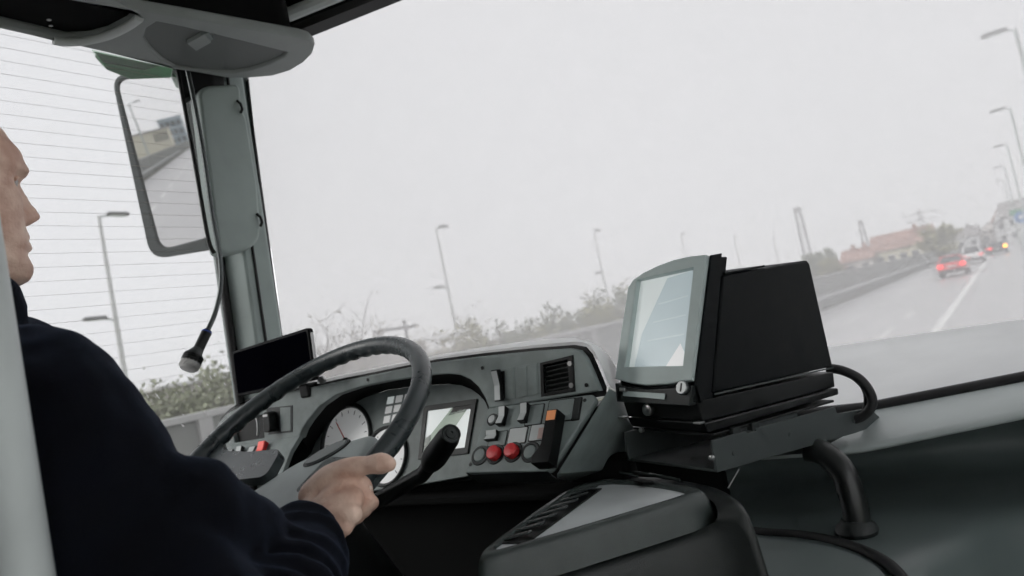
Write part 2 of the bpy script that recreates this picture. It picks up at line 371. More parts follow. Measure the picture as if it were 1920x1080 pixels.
# vegetation
BARK = mat('bark', (.16, .14, .12), .9, var=.3)
LEAFS = [mat('leaf_olive', (.27, .26, .11), .7, var=.3, vscale=.9), mat('leaf_dull', (.17, .2, .12), .7, var=.3, vscale=.9), mat('leaf_buds', (.34, .3, .2), .8, var=.3, vscale=.9)]
def tree(name, label, cat, x, y, h, w, leaves, m, group, stems=5, z0=0, lsize=.1, twig=1.0):
    t = thing(name, label, cat, (x, y, z0), group, rel=False)
    parts, tips = [], []
    def grow(p, d, l, r, n):
        q = [p]; dd = d.copy()
        for k in range(4):
            dd = (dd + V(random.gauss(0, .16), random.gauss(0, .16), random.gauss(.05, .1))).normalized(); q.append(q[-1] + dd * l / 4)
        parts.append(tube_v(q, [r * (1 - .16 * k) for k in range(5)], 5))
        tips.extend(q[2:])
        if n > 0:
            for _ in range(4):
                b = q[random.randint(1, 4)]; a = random.uniform(0, 6.28)
                nd = (dd * .75 + V(math.cos(a), math.sin(a), random.uniform(-.1, .5)) * .75).normalized()
                grow(b, nd, l * random.uniform(.45, .7), r * .5, n - 1)
    for k in range(stems):
        a = 6.28 * k / stems + random.uniform(-.4, .4); sp = random.uniform(.1, .55)
        ox, oy = math.cos(a) * w * .18, math.sin(a) * w * .18
        grow(V(x + ox, y + oy, z0), V(math.cos(a) * sp * w / h, math.sin(a) * sp * w / h, 1).normalized(), h * .62, .035 * twig * h / 3, 2 if leaves else 3)
    mk('trunk', *joined(parts), BARK, t, rel=False)
    if leaves:
        vs, fs = [], []
        for i in range(leaves):
            c = random.choice(tips) + V(random.gauss(0, w * .06), random.gauss(0, w * .06), random.gauss(0, h * .05))
            if c.z < z0 + .05: c.z = z0 + random.uniform(.05, .6)
            a = V(random.gauss(0, 1), random.gauss(0, 1), random.gauss(0, 1)).normalized(); b = a.orthogonal().normalized(); s = lsize * random.uniform(.6, 1.4)
            n = len(vs); vs += [c + a * s, c + b * s * .5, c - a * s, c - b * s * .5]; fs.append((n, n + 1, n + 2, n + 3))
        mk('crown', vs, fs, m, t, rel=False, smooth=False)
    return t
hedge = [(270, 741), (310, 734), (352, 724), (400, 712), (438, 704)]
for i, p in enumerate(hedge):
    q = onx(p, -12.5)
    tree('shrub', ['dull green roadside shrub beside the driver sleeve, leftmost in the side window', 'dull green roadside shrub second from left in the side window', 'dull green roadside shrub in the middle of the side window', 'dull green roadside shrub below the microphone right side', 'dull green roadside shrub next to the black tablet'][i], 'shrub', -12.5 - i % 2 * .4, q.y, q.z + ZC + random.uniform(-.1, .1), 1.5, 1500, mat('leaf_pale', (.3, .32, .22), .8, var=.3, vscale=.9), 'shrubs behind the barrier', 5, lsize=.06)
row = [(905, 622), (950, 622), (990, 612), (1030, 598), (1068, 588), (1105, 575), (1140, 562), (1170, 548), (1195, 545)]
for i, p in enumerate(row):
    q = onx(p, -13)
    tree('shrub', 'olive shrub %s in the row above the barrier, left of ticket machine' % ['first from left', 'second from left', 'third from left', 'fourth from left', 'fifth from left', 'sixth from left', 'seventh from left', 'eighth from left', 'last'][i], 'shrub', -13 - i % 2 * .5, q.y, q.z + ZC + .15, 1.9, 1600, LEAFS[i % 2], 'olive shrubs behind the barrier', 5, lsize=.07)
for i, (p, x, wd) in enumerate((((600, 590), -16, 2.2), ((655, 585), -16, 2.4), ((870, 585), -14, 2.6), ((845, 618), -13, 1.8))):
    q = onx(p, x)
    tree('bare_shrub', ['bare leafless shrub right above the black tablet', 'bare leafless shrub above the steering wheel rim', 'tall bare shrub at the foot of the lamp post', 'low budding shrub beside the lamp post foot'][i], 'shrub', x, q.y, q.z + ZC, wd, 260, LEAFS[2], 'bare shrubs beyond the barrier', 6, lsize=.05)
for i in range(7):
    y = 12.6 + i * .8
    tree('low_bush', 'low grey-brown bush, %s from the left behind the barrier above the dashboard' % ['first', 'second', 'third', 'fourth', 'fifth', 'sixth', 'seventh'][i], 'bush', -13.6, y - 2.2, 1.75, 1.3, 700, LEAFS[2], 'low bushes behind the barrier', 5, lsize=.05)
q = ony((1748, 432), 128); tree('round_tree', 'dark round tree in front of the red-roofed house', 'tree', q.x, 128, q.z + ZC - .2, 4.2, 2200, LEAFS[0], None, 5, lsize=.3, twig=1.5)
q = ony((1525, 482), 120); tree('round_tree', 'dull green tree just right of the ticket machine top', 'tree', q.x, 120, q.z + ZC + .6, 4.5, 2200, LEAFS[1], None, 5, lsize=.3, twig=1.5)
q = ony((1563, 500), 118); tree('round_tree', 'small olive tree left of the pink gabled house', 'tree', q.x, 118, q.z + ZC + 1, 4, 1600, LEAFS[0], None, 4, lsize=.25, twig=1.5)

# houses
ROOFR = mat('roof_tiles_red', (.37, .22, .18), .8, var=.2, vscale=.6)
ROOFD = mat('roof_tiles_grey', (.3, .29, .29), .8, var=.2, vscale=.6)
W_CREAM = mat('render_cream', (.62, .58, .44), .85, var=.08, vscale=.5)
W_GREY = mat('render_grey', (.58, .59, .6), .85, var=.08, vscale=.5)
W_PINK = mat('render_white', (.6, .57, .55), .85, var=.08, vscale=.5)
PANE = mat('house_window_glass', (.06, .07, .08), .15)
FRAME = mat('white_frame', (.7, .7, .7), .6)
def house(label, cx, cy, wx, dy, h, rh, wm, rm, nwin=4, rows=1, along='x', chim=1, cat='house', z0=-.1):
    t = thing('house', label, cat, (cx, cy, 0), rel=False)
    mk('wall', *box_v(V(cx, cy, z0 + h / 2), XA, YA, ZA, wx, dy, h), wm, t, rel=False)
    e = .5; X, Y = wx / 2 + e, dy / 2 + e; z = z0 + h
    if along == 'x':
        v = [(cx - X, cy - Y, z), (cx + X, cy - Y, z), (cx + X, cy + Y, z), (cx - X, cy + Y, z), (cx - X, cy, z + rh), (cx + X, cy, z + rh)]; f = [(0, 1, 5, 4), (2, 3, 4, 5), (0, 4, 3), (1, 2, 5), (0, 3, 2, 1)]
    else:
        v = [(cx - X, cy - Y, z), (cx + X, cy - Y, z), (cx + X, cy + Y, z), (cx - X, cy + Y, z), (cx, cy - Y, z + rh), (cx, cy + Y, z + rh)]; f = [(0, 1, 4), (1, 2, 5, 4), (2, 3, 5), (3, 0, 4, 5), (0, 3, 2, 1)]
    rf = mk('roof', v, f, rm, t, rel=False, smooth=False)
    if along != 'x':
        mk('gable', [(cx - wx / 2, cy - Y - .05, z - .02), (cx + wx / 2, cy - Y - .05, z - .02), (cx, cy - Y - .05, z + rh * .9)], [(0, 1, 2)], wm, t, rel=False, solid=.04)
    for k in range(chim):
        mk('chimney', *box_v(V(cx + wx * (.25 - .4 * k), cy - dy * .12, z + rh * .95), XA, YA, ZA, .7, .6, 1.5), rm, rf, rel=False)
    for r in range(rows):
        for k in range(nwin):
            X0 = cx - wx / 2 + wx * (k + .5) / nwin; z1 = z0 + h * (r + .55) / rows
            fr = mk('window', *box_v(V(X0, cy - dy / 2 - .02, z1), XA, YA, ZA, 1.15, .1, 1.5), FRAME, t, rel=False)
            mk('pane', *box_v(V(X0, cy - dy / 2 - .06, z1), XA, YA, ZA, .95, .06, 1.3), PANE, fr, rel=False)
    for k in range(3):      # side facing the road
        Y0 = cy - dy / 2 + dy * (k + .5) / 3
        fr = mk('window', *box_v(V(cx + wx / 2 + .02, Y0, z0 + h * .55), XA, YA, ZA, .1, 1.15, 1.4), FRAME, t, rel=False)
        mk('pane', *box_v(V(cx + wx / 2 + .06, Y0, z0 + h * .55), XA, YA, ZA, .06, .95, 1.2), PANE, fr, rel=False)
    return t
house('long cream house with red tiled roof behind the barrier', -14.3, 142, 9.0, 9, 3.6, 2.9, W_CREAM, ROOFR, 5, chim=1)
house('low red-roofed wing left of the long cream house', -21.2, 140, 4.6, 8, 2.9, 2.2, W_PINK, ROOFR, 2, chim=2)
house('small pink-roofed gabled house right of the ticket machine', -25.4, 136, 4.4, 7, 2.0, 2.2, W_PINK, ROOFR, 2, along='y', chim=0)
house('cream house with pale gable right of the dark tree', -13.2, 180, 4.5, 8, 4.4, 2.4, W_CREAM, ROOFD, 2, along='y', chim=0)
house('dark-roofed grey house behind the white car', -9.0, 215, 8, 8, 3.6, 2.6, W_GREY, ROOFD, 3, chim=2)
house('pale house with steep grey roof left of the tall grey house', -2.6, 225, 5, 8, 4.0, 2.4, W_PINK, ROOFD, 2, along='y', chim=1)
house('tall grey house with red roof end at the right frame edge', 5.2, 205, 9.5, 10, 6.2, 3.6, W_GREY, ROOFD, 3, 2, along='x', chim=1)
house('narrow house with bright red roof left of the tall grey house', -.2, 212, 3.0, 8, 5.6, 3.2, W_GREY, ROOFR, 1, 2, along='y', chim=0)
# long pale hall far left, behind the wheel
hl = thing('pale_hall', 'long low pale hall beyond the lamp posts behind the steering wheel', 'building', (-55, 45, 0), rel=False)
mk('wall', *box_v(V(-56, 44, 1.6), XA, YA, ZA, 6, 30, 3.2), W_PINK, hl, rel=False)
mk('roof', *box_v(V(-56, 44, 3.3), XA, YA, ZA, 7, 31, .25), FRAME, hl, rel=False)

# masts
MASTM = mat('mast_steel', (.28, .28, .29), .6)
def lattice(label, px, ptop, pbot, y, w0, w1):
    a = ony(ptop, y); b = ony(pbot, y); x, h = (a.x + b.x) / 2, a.z + ZC
    t = thing('lattice_mast', label, 'mast', (x, y, 0), 'masts beyond the houses', rel=False); L = []
    for sx in (-1, 1):
        for sy in (-1, 1): L.append(tube_v([(x + sx * w0, y + sy * w0, 0), (x + sx * w1, y + sy * w1, h)], .09, 5))
    n = 14
    for i in range(n):
        z0, z1 = h * i / n, h * (i + 1) / n; r0 = w0 + (w1 - w0) * i / n; r1 = w0 + (w1 - w0) * (i + 1) / n
        for s in (-1, 1):
            L.append(tube_v([(x - r0, y + s * r0, z0), (x + r1, y + s * r1, z1)], .05, 4)); L.append(tube_v([(x + s * r0, y - r0, z0), (x + s * r1, y + r1, z1)], .05, 4))
    mk('frame', *joined(L), MASTM, t, rel=False); mk('head_platform', *box_v(V(x, y, h), XA, YA, ZA, w1 * 2.2, w1 * 2.2, .5), MASTM, t, rel=False)
lattice('tall grey mast above the ticket machine back', 0, (1496, 392), (1512, 475), 150, .75, .5)
lattice('slim grey mast left of the red-roofed house', 0, (1611, 416), (1628, 470), 170, .6, .35)
p = ony((1722, 392), 260); py_ = thing('power_pylon', 'faint power pylon with cross arms above the red roof', 'pylon', (p.x, 260, 0), rel=False)
L = [tube_v([(p.x + s * 1.6, 260, 0), (p.x + s * .2, 260, p.z + ZC)], .14, 5) for s in (-1, 1)]
for i in range(9): L.append(tube_v([(p.x - 1.5 + i * .16, 260, i * 1.7), (p.x + 1.5 - i * .16, 260, i * 1.7 + 1.7)], .08, 4))
mk('tower', *joined(L), MASTM, py_, rel=False)
for k, (dz, l) in enumerate(((-1.2, 5.5), (-3.2, 4.2))): tube('cross_arm', [(p.x - l, 260, p.z + ZC + dz - .5), (p.x, 260, p.z + ZC + dz), (p.x + l, 260, p.z + ZC + dz - .5)], .12, MASTM, py_, 5, rel=False)
p = onx((757, 600), -60); t = thing('gantry_mast', 'faint T-shaped mast left of the first lamp post', 'mast', (-60, p.y, 0), rel=False)
tube('post', [(-60, p.y, 0), (-60, p.y, p.z + ZC)], .22, MASTM, t, 8, rel=False); q = onx((700, 613), -60); q2 = onx((782, 612), -60)
mk('cross_arm', *box_v(V(-60, (q.y + q2.y) / 2, p.z + ZC - .9), XA, YA, ZA, .4, q2.y - q.y, .35), MASTM, t, rel=False)

# road signs at right frame edge
SIGNG = mat('sign_green', (.02, .22, .1), .5); SIGNB = mat('sign_blue', (.02, .16, .42), .5); SIGNW = mat('sign_white', (.75, .75, .75), .5)
p = ony((1912, 396), 95); t = thing('direction_sign', 'green direction sign over a blue round sign at the right frame edge', 'road sign', (p.x + .8, 95, 0), rel=False)
mk('green_panel', *box_v(V(p.x + .35, 95, p.z + ZC), XA, YA, ZA, 2.6, .06, .55), SIGNG, t, rel=False)
p2 = ony((1914, 407), 95); lathe('blue_disc', [(.62, 0), (.62, .05)], (p2.x, 94.9, p2.z + ZC), YA, SIGNB, t, 24, rel=False)
lathe('white_arrow_mark', [(.2, 0), (.2, .02)], (p2.x, 94.86, p2.z + ZC), YA, SIGNW, t, 16, rel=False)
for dx in (-.6, 1.3): tube('post', [(p.x + dx, 95.1, 0), (p.x + dx, 95.1, p.z + ZC + .3)], .06, GALV, t, 8, rel=False)

# cars, seen from behind
TYRE = mat('tyre', (.015, .015, .016), .8); RIMM = mat('wheel_rim', (.35, .35, .36), .35, .8); CGLASS = mat('car_glass', (.03, .035, .04), .08, coat=.3)
TAIL = mat('tail_lamp_lit', (.6, .02, .02), .3, emit=(1, .03, .03), estr=3.5); TAILO = mat('tail_lamp', (.5, .02, .02), .3, emit=(1, .03, .03), estr=1.2)
AMBER = mat('indicator_lit', (.8, .3, .02), .3, emit=(1, .36, .02), estr=9); BUMP = mat('bumper_dark', (.03, .03, .032), .6); PLATE = mat('number_plate', (.7, .7, .68), .5)
def car(label, x, y, paint, L=4.2, W=1.72, H=1.45, tail=None, amber=False, yaw=0):
    t = thing('car', label, 'car', (0, 0, 0), 'cars on the road ahead', rel=False)
    hw = W / 2
    # body: lengthwise sections (y from rear 0 to front L): half width, bottom, top
    secs = [(0, .86, .34, .92), (.05, .95, .30, .97), (.5, 1.0, .26, 1.0), (1.2, 1.0, .24, .98), (2.6, 1.0, .24, .95), (3.2, .99, .25, .9), (3.9, .95, .28, .78), (4.15, .86, .32, .62)]
    rings = []
    for yy, s, zb, zt in secs:
        a = hw * s; rings.append([V(q * a, yy / 4.2 * L, z) for q, z in ((-.86, zb), (-1, zb + .12), (-1.0, zb + .35), (-.94, zt - .06), (-.85, zt), (.85, zt), (.94, zt - .06), (1.0, zb + .35), (1, zb + .12), (.86, zb))])
    body = loft('body', rings, paint, t, True, True, rel=False)
    # cabin: roof panel and glass
    rr, rf = .75, 2.05
    bz = .95
    lo = [V(-hw * .9, .22, bz), V(hw * .9, .22, bz), V(hw * .9, 3.0, bz - .02), V(-hw * .9, 3.0, bz - .02)]
    hi = [V(-hw * .7, rr, H - .05), V(hw * .7, rr, H - .05), V(hw * .7, rf, H - .05), V(-hw * .7, rf, H - .05)]
    cab = mk('cabin', lo + hi, [(0, 1, 5, 4), (1, 2, 6, 5), (2, 3, 7, 6), (3, 0, 4, 7), (4, 5, 6, 7)], paint, t, rel=False, bevel=.05)
    def pane(nm, i, j, k, l, s=.86):
        P = [(lo + hi)[q] for q in (i, j, k, l)]; c = sum(P, V(0, 0, 0)) / 4; nrm = (P[1] - P[0]).cross(P[3] - P[0]).normalized()
        if nrm.dot(c - V(0, 1.5, 1.1)) < 0: nrm = -nrm
        prism(nm, rpoly([c + (q - c) * s + nrm * .012 for q in P], .06), nrm * -.02, CGLASS, cab, bevel=0, rel=False)
    pane('rear_window', 0, 1, 5, 4); pane('side_window', 1, 2, 6, 5); pane('side_window', 3, 0, 4, 7); pane('windscreen', 2, 3, 7, 6)
    prism('roof', rpoly([V(-hw * .7, rr - .04, H - .06), V(hw * .7, rr - .04, H - .06), V(hw * .7, rf + .04, H - .06), V(-hw * .7, rf + .04, H - .06)], .15), V(0, 0, .06), paint, t, bevel=.025, rel=False)
    for s in (-1, 1):
        m = tail or TAILO
        mk('tail_light', *box_v(V(s * hw * .77, .01, .79), XA, YA, ZA, .3, .12, .2), m, t, rel=False, bevel=.03)
        if amber and s > 0: mk('indicator', *box_v(V(s * hw * .8, -.03, .86), XA, YA, ZA, .34, .12, .3), AMBER, t, rel=False, bevel=.03)
        for yy in (.85, 3.35):
            wh = lathe('wheel', [(.16, -.1), (.28, -.11), (.31, -.07), (.31, .07), (.28, .11), (.16, .1)], (s * (hw - .12), yy / 4.2 * L, .31), XA, TYRE, t, 20, rel=False)
            lathe('rim', [(.19, -.115), (.19, .115)], (s * (hw - .12), yy / 4.2 * L, .31), XA, RIMM, wh, 14, rel=False)
        mk('door_mirror', *box_v(V(s * (hw + .08), 2.75 / 4.2 * L, .98), XA, YA, ZA, .17, .1, .13), paint, t, rel=False, bevel=.03)
    mk('rear_bumper', *box_v(V(0, -.03, .42), XA, YA, ZA, W * .9, .16, .2), BUMP, t, rel=False, bevel=.04)
    mk('number_plate', *box_v(V(0, -.02, .72), XA, YA, ZA, .5, .05, .11), PLATE, t, rel=False)
    t.location = (x, y, 0); t.rotation_euler.z = yaw
    return t
car('red hatchback with lit brake lights, nearest car ahead', -3.2, 55.5, mat('car_paint_red', (.7, .03, .035), .3, coat=.6), tail=TAIL, H=1.42)
car('white estate car ahead of the red one', -2.75, 79, mat('car_paint_white', (.82, .82, .82), .3, coat=.6), H=1.7, tail=TAILO, W=1.8)
car('small dark grey car between the white and the black one', -2.75, 107, mat('car_paint_grey', (.05, .06, .065), .3, coat=.6))
car('black car flashing its amber right indicator, farthest ahead', -.9, 100, mat('car_paint_black', (.02, .022, .025), .3, coat=.6), amber=True, tail=TAIL, W=1.85)

# behind the bus, seen only in the outside mirror
t = thing('columned_building', 'cream building with dark upright window slots seen in the mirror', 'building', (-12.5, -160, 0), rel=False)
mk('wall', *box_v(V(-13.2, -164, 2.7), XA, YA, ZA, 7.0, 9, 5.4), mat('render_pale_cream', (.75, .72, .6), .85, var=.06), t, rel=False)
mk('roof', *box_v(V(-13.2, -164, 5.5), XA, YA, ZA, 7.5, 9.6, .3), CONC2, t, rel=False)
for k in range(5): mk('window', *box_v(V(-12.4 + k * .55, -159.45, 4.0), XA, YA, ZA, .24, .12, 1.7), PANE, t, rel=False)
t = thing('office_block', 'blue-grey office block seen behind the cream building in the mirror', 'building', (-13, -230, 0), rel=False)
BLUEG = mat('blue_grey_cladding', (.34, .42, .47), .5, var=.1)
mk('wall', *box_v(V(-11.9, -234, 4.6), XA, YA, ZA, 6.4, 8, 9.2), BLUEG, t, rel=False)
for k in range(4):
    for r in range(3): mk('window', *box_v(V(-14.2 + k * 1.5, -229.95, 2.6 + r * 2.4), XA, YA, ZA, 1.0, .1, 1.3), PANE, t, rel=False)
lamp(-9.9, -100, 8.2, None, 1, 'slender lamp post reflected in the outside mirror', None, 1.0, .14)
tree('shrub', 'brownish shrub left of the cream building in the mirror', 'shrub', -15.2, -120, 3.6, 3.5, 1500, LEAFS[2], None, 5, lsize=.14)

# hazy air
hz = mk('haze', *box_v(V(0, 0, 14), XA, YA, ZA, 1230, 1230, 30), None, rel=False, smooth=False); hz['kind'] = 'stuff'
hm = bpy.data.materials.new('haze_air'); hm.use_nodes = True; hn = hm.node_tree; hn.nodes.clear()
ho = hn.nodes.new('ShaderNodeOutputMaterial'); hv = hn.nodes.new('ShaderNodeVolumePrincipled'); hv.inputs['Color'].default_value = (.99, .99, .99, 1); hv.inputs['Density'].default_value = .0004
hn.links.new(hv.outputs[0], ho.inputs['Volume']); hz.data.materials.clear(); hz.data.materials.append(hm)
S.cycles.volume_bounces = 1

# ================================================================== THE BUS (setting)
SX, RX = -1.53, 1.03
SALF = mat('saloon_floor', (.15, .155, .155), .6, var=.2, vscale=5); SALC = mat('saloon_ceiling', (.72, .72, .72), .7)
struct(box('floor', (-.25, -3.4, -1.56), (2.56, 10.8, .08), SALF))
struct(box('driver_platform', (-1.08, .1, -1.2), (.84, 2.1, .56), RUBBER, bevel=.01))
struct(box('ceiling', (-.25, -4.0, 1.03), (2.56, 10.4, .06), SALC))
struct(box('wall_left', (SX, -.02, -.93), (.06, 2.2, 1.14), WALLM, bevel=.004))
struct(box('wall_left_rear', (SX, -5.1, -1.06), (.06, 7.95, 1.0), WALLM, bevel=.004))
struct(box('wall_left_header', (SX, -4.0, .91), (.06, 10.2, .18), WALLM, bevel=.004))
struct(box('wall_right', (RX, -5.1, -1.06), (.06, 8.2, 1.0), WALLM, bevel=.004))
struct(box('wall_right_header', (RX, -4.0, .85), (.06, 10.2, .3), WALLM, bevel=.004))
struct(box('wall_rear', (-.25, -9.15, -.3), (2.56, .06, 2.6), WALLM, bevel=.004))
for k, y in enumerate((-1.13, -2.7, -4.3, -5.9, -7.5, -9.0)):
    struct(box('window_post_left', (SX, y, .13), (.055, .1, 1.42), WALLM, bevel=.004))
    struct(box('window_post_right', (RX, y, .08), (.055, .1, 1.3), WALLM, bevel=.004))
struct(box('door_post', (RX, .95, -.3), (.055, .09, 2.3), WALLM, bevel=.004))
struct(box('door_post_rear', (RX, -.1, -.3), (.055, .09, 2.3), WALLM, bevel=.004))
def pane(name, verts, m=GLASS3): return struct(mk(name, verts, [(0, 1, 2, 3)], m))
pane('window_rear_left', [(SX, -9, -.58), (SX, -1.18, -.58), (SX, -1.18, .83), (SX, -9, .83)])
pane('window_rear_right', [(RX, -9, -.58), (RX, -.15, -.58), (RX, -.15, .7), (RX, -9, .7)], GLASS4)
pane('door_glass', [(RX, -.06, -1.4), (RX, .9, -1.4), (RX, .9, .7), (RX, -.06, .7)], GLASS4)
GX = -1.50
sidew = pane('side_window', [(GX, -1.08, -.38), (GX, 1.09, -.38), (GX, 1.09, .83), (GX, -1.08, .83)], GLASS2)
vf = None
for i in range(31):
    z = .80 - i * .0275
    if vf is None: vf = tube('heating_wire', [(GX + .004, -1.05, z), (GX + .004, 1.0, z)],   .0003, WIRE, sidew, 4); z_0 = z
    else: c = vf.copy(); COL.objects.link(c); c.location.z = z - z_0
struct(box('partition', (-1.1, -.42, -.55), (.86, .04, 1.6), WALLM, bevel=.005))

X0C, HWX = -.25, 1.235
def yb(x): u = min(1, abs(x - X0C) / HWX); return 1.10 + .88 * (1 - u ** 2.6)
def yt(x): u = min(1, abs(x - X0C) / HWX); return 1.11 + .47 * (1 - u ** 1.3)
def zb(x): u = min(1, abs(x - X0C) / HWX); return -.205 + .06 * u ** 3
def zt(x): u = min(1, abs(x - X0C) / HWX); return .90 - .10 * u ** 1.5
xs = [X0C + HWX * math.sin(math.pi / 2 * (i / 16 - 1)) if i < 16 else X0C + HWX * math.sin(math.pi / 2 * (i / 16 - 1)) for i in range(33)]
rings = []
for j in range(9):
    s = j / 8
    rings.append([V(x, yb(x) * (1 - s) + yt(x) * s + .05 * math.sin(math.pi * s), zb(x) * (1 - s) + zt(x) * s) for x in xs])
ws = struct(loft('windscreen', rings, GLASS))
# water streaks and beads clinging to the outside of the glass
def on_screen(p):
    r = ray(*p); t = 1.0
    for _ in range(60):
        q = r * t; s = (q.z - zb(q.x)) / (zt(q.x) - zb(q.x)); yg = yb(q.x) * (1 - s) + yt(q.x) * s + .05 * math.sin(math.pi * s) + .004
        t *= 1 + .6 * (yg - q.y) / max(q.y, .3)
    return r * t
st = []
for a, b, r in (((1718, 462), (1745, 500), .0012), ((1738, 488), (1766, 526), .0022), ((1750, 505), (1757, 528), .0016), ((1731, 430), (1733, 437), .0016), ((1788, 505), (1791, 509), .0014), ((1830, 420), (1837, 428), .001), ((1060, 578), (1063, 584), .0012), ((1100, 572), (1103, 577), .001), ((625, 590), (627, 600), .0009)):
    A, B = on_screen(a), on_screen(b); st.append(tube_v([A, (A + B) / 2, B], [r * .5, r, r * .8], 6))
for i in range(70):
    p = on_screen((random.uniform(560, 1900), random.uniform(560, 640) if random.random() < .7 else random.uniform(150, 600)))
    st.append(tube_v([p, p + V(0, 0, -random.uniform(.001, .004))], random.uniform(.0003, .0007), 5))
wd = mk('water_beads', *joined(st), WATER, ws); wd['kind'] = 'stuff'
st = []
for i in range(26):
    p = onx((random.uniform(270, 430), random.uniform(700, 800)), GX - .004); st.append(tube_v([p, p + V(0, .004, -random.uniform(.003, .012))], random.uniform(.0004, .0008), 5))
wd = mk('water_beads', *joined(st), WATER, sidew); wd['kind'] = 'stuff'

# header rail above the windscreen
hd = struct(loft('windscreen_header', [[V(x, yt(x) - .015, zt(x) - .02) for x in xs], [V(x, yt(x) - .06, zt(x) - .018) for x in xs], [V(x, yt(x) - .065, zt(x) + .0) for x in xs]], RUBBER))
mk('header_trim', *joined([tube_v([V(x, yt(x) - .088, zt(x) + .012) for x in xs], .016, 10)]), DASHL, hd)
loft('front_dome', [[V(x, yt(x) - .062, zt(x) - .004) for x in xs], [V(x, yt(x) - .11, zt(x) + .05) for x in xs], [V(x, yt(x) - .25, .99) for x in xs]], LINER, hd)
# left front pillar
PA = struct(prism('pillar_front_left', rpoly([V(-1.425, 1.0, -.5), V(-1.425, 1.075, -.5), V(-1.455, 1.098, -.5), V(-1.52, 1.09, -.5), V(-1.52, .985, -.5)], .006, 2), None, PAD,
    pts2=rpoly([V(-1.425, 1.055, .9), V(-1.425, 1.12, .9), V(-1.455, 1.145, .9), V(-1.52, 1.14, .9), V(-1.52, 1.03, .9)], .006, 2), bevel=.003))
a, b = V(-1.4235, 1.036, -.2), V(-1.4235, 1.072, .75)
tube('seam', [a, b], .0035, RUBBER, PA, 8)
tube('window_gasket', [V(-1.488, .985, -.4), V(-1.488, 1.03, .85)], .010, RUBBER, PA, 8)
tube('windscreen_gasket', [V(-1.45, 1.09, -.2), V(-1.45, 1.143, .85)], .0085, RUBBER, PA, 8)
struct(prism('pillar_front_right', [V(.99, 1.0, -1.5), V(.99, 1.12, -1.5), V(1.06, 1.12, -1.5), V(1.06, 1.0, -1.5)], V(0, .03, 2.5), WALLM, bevel=.01))
struct(box('front_bulkhead', (-.25, 1.75, -1.0), (2.5, .06, 1.3), WALLM))

# pillar cover pad
t = thing('pillar_cover', 'padded grey-green cover on the front pillar behind the microphone', 'pillar cover', (-1.42, 1.05, .3))
PX = -1.385
outl = [onx(p, PX) for p in ((372, 172), (385, 160), (443, 156), (452, 165), (455, 205), (463, 218), (484, 345), (490, 425), (487, 450), (470, 466), (425, 476), (410, 470))]
outl = rpoly(outl, .012, 3)
pad = prism('pad', outl, V(-.055, .01, 0), PAD, t, bevel=.012, seg=4)
for p in ((449, 200), (486, 412)):
    q = onx(p, PX + .002); tube('clip', [q + V(0, -.004, .014), q + V(.006, 0, .005), q + V(.006, .002, -.008), q + V(0, 0, -.016)], .0032, BLACK, t, 8)
t = thing('blind_guide', 'slim dark blind guide strip right of the pillar cover', 'guide rail', (-1.47, 1.14, .48))
a = [onx(p, -1.44) for p in ((452, 140), (466, 140), (488, 345), (485, 352), (479, 345))]
prism('strip', rpoly(a, .004, 3), V(-.02, 0, 0), MIRH, t, bevel=.003); tube('edge_bead', [onx((464, 150), -1.436), onx((486, 345), -1.436)], .003, BLACK, t, 8)

# overhead console
ZO = .70
t = thing('overhead_console', 'grey rounded overhead console above the side window', 'console', (-1.25, .6, ZO))
def oz(*P): return [onz(p, ZO) for p in P]
outl = [V(-1.33, -.35, ZO)] + oz((153, 0), (350, 33), (563, 70), (582, 76), (591, 86), (586, 102), (570, 118), (545, 133), (512, 143), (467, 147), (427, 147), (380, 139), (350, 133), (180, 95), (0, 55)) + [V(-1.36, -.35, ZO)]
rec = oz((295, 42), (340, 51), (395, 64), (470, 82), (538, 99), (532, 107), (505, 120), (470, 131), (440, 136), (410, 137), (370, 133), (330, 127), (305, 112), (284, 92), (270, 72), (275, 55))
sp = [onz(p, ZO) for p in ((258, 30), (240, 47), (205, 65), (165, 75), (125, 77), (100, 73), (40, 58), (-40, 40), (-70, 0), (-60, -40), (150, -20), (215, 5))]
plate('tray', (V(0, 0, ZO), V(0, 0, -1)), outl, [rec, sp], .022, OVHM, t, bevel=.006)
plate('recess_flap', (V(0, 0, ZO + .007), V(0, 0, -1)), [p + V(0, 0, .007) + (p - onz((400, 95), ZO)) * .02 for p in rec], [], .006, OVHF, t, bevel=.001)
prism('latch', [onz(p, ZO - .001) for p in ((351, 82), (383, 65), (396, 80), (368, 96))], V(0, 0, .01), OVHM, t, bevel=.001)
prism('latch_tab', [onz(p, ZO) for p in ((376, 66), (392, 62), (400, 74), (386, 82))], V(0, 0, .01), DASH, t, bevel=.001)
tube('recess_lip', spline([onz(p, ZO) for p in ((262, 33), (240, 49), (205, 66), (165, 76), (125, 79), (100, 76))], 5), .008, DASHL, t, 12)
lathe('speaker_mesh', [(.001, .05), (.06, .046), (.085, .03), (.088, .05)], onz((130, 25), ZO), V(0, 0, 1), LINER, t, 40)
for p in ((140, 18), (158, 22)): lathe('indicator_bead', [(.002, .02), (.002, .024)], onz(p, ZO), V(0, 0, 1), RED, t, 8)
inn = [p + (V(-1.24, .6, ZO) - p) * .1 for p in outl]
prism('upper_body', [V(p.x, p.y, ZO + .018) for p in inn], V(0, 0, .27), LINER, t, bevel=.004)
for p in ((95, 55), (98, 66)): lathe('screw', [(.004, 0), (.004, .003), (.002, .004)], onz(p, ZO) + V(0, 0, .02), V(0, 0, -1), CHROME, t, 10)

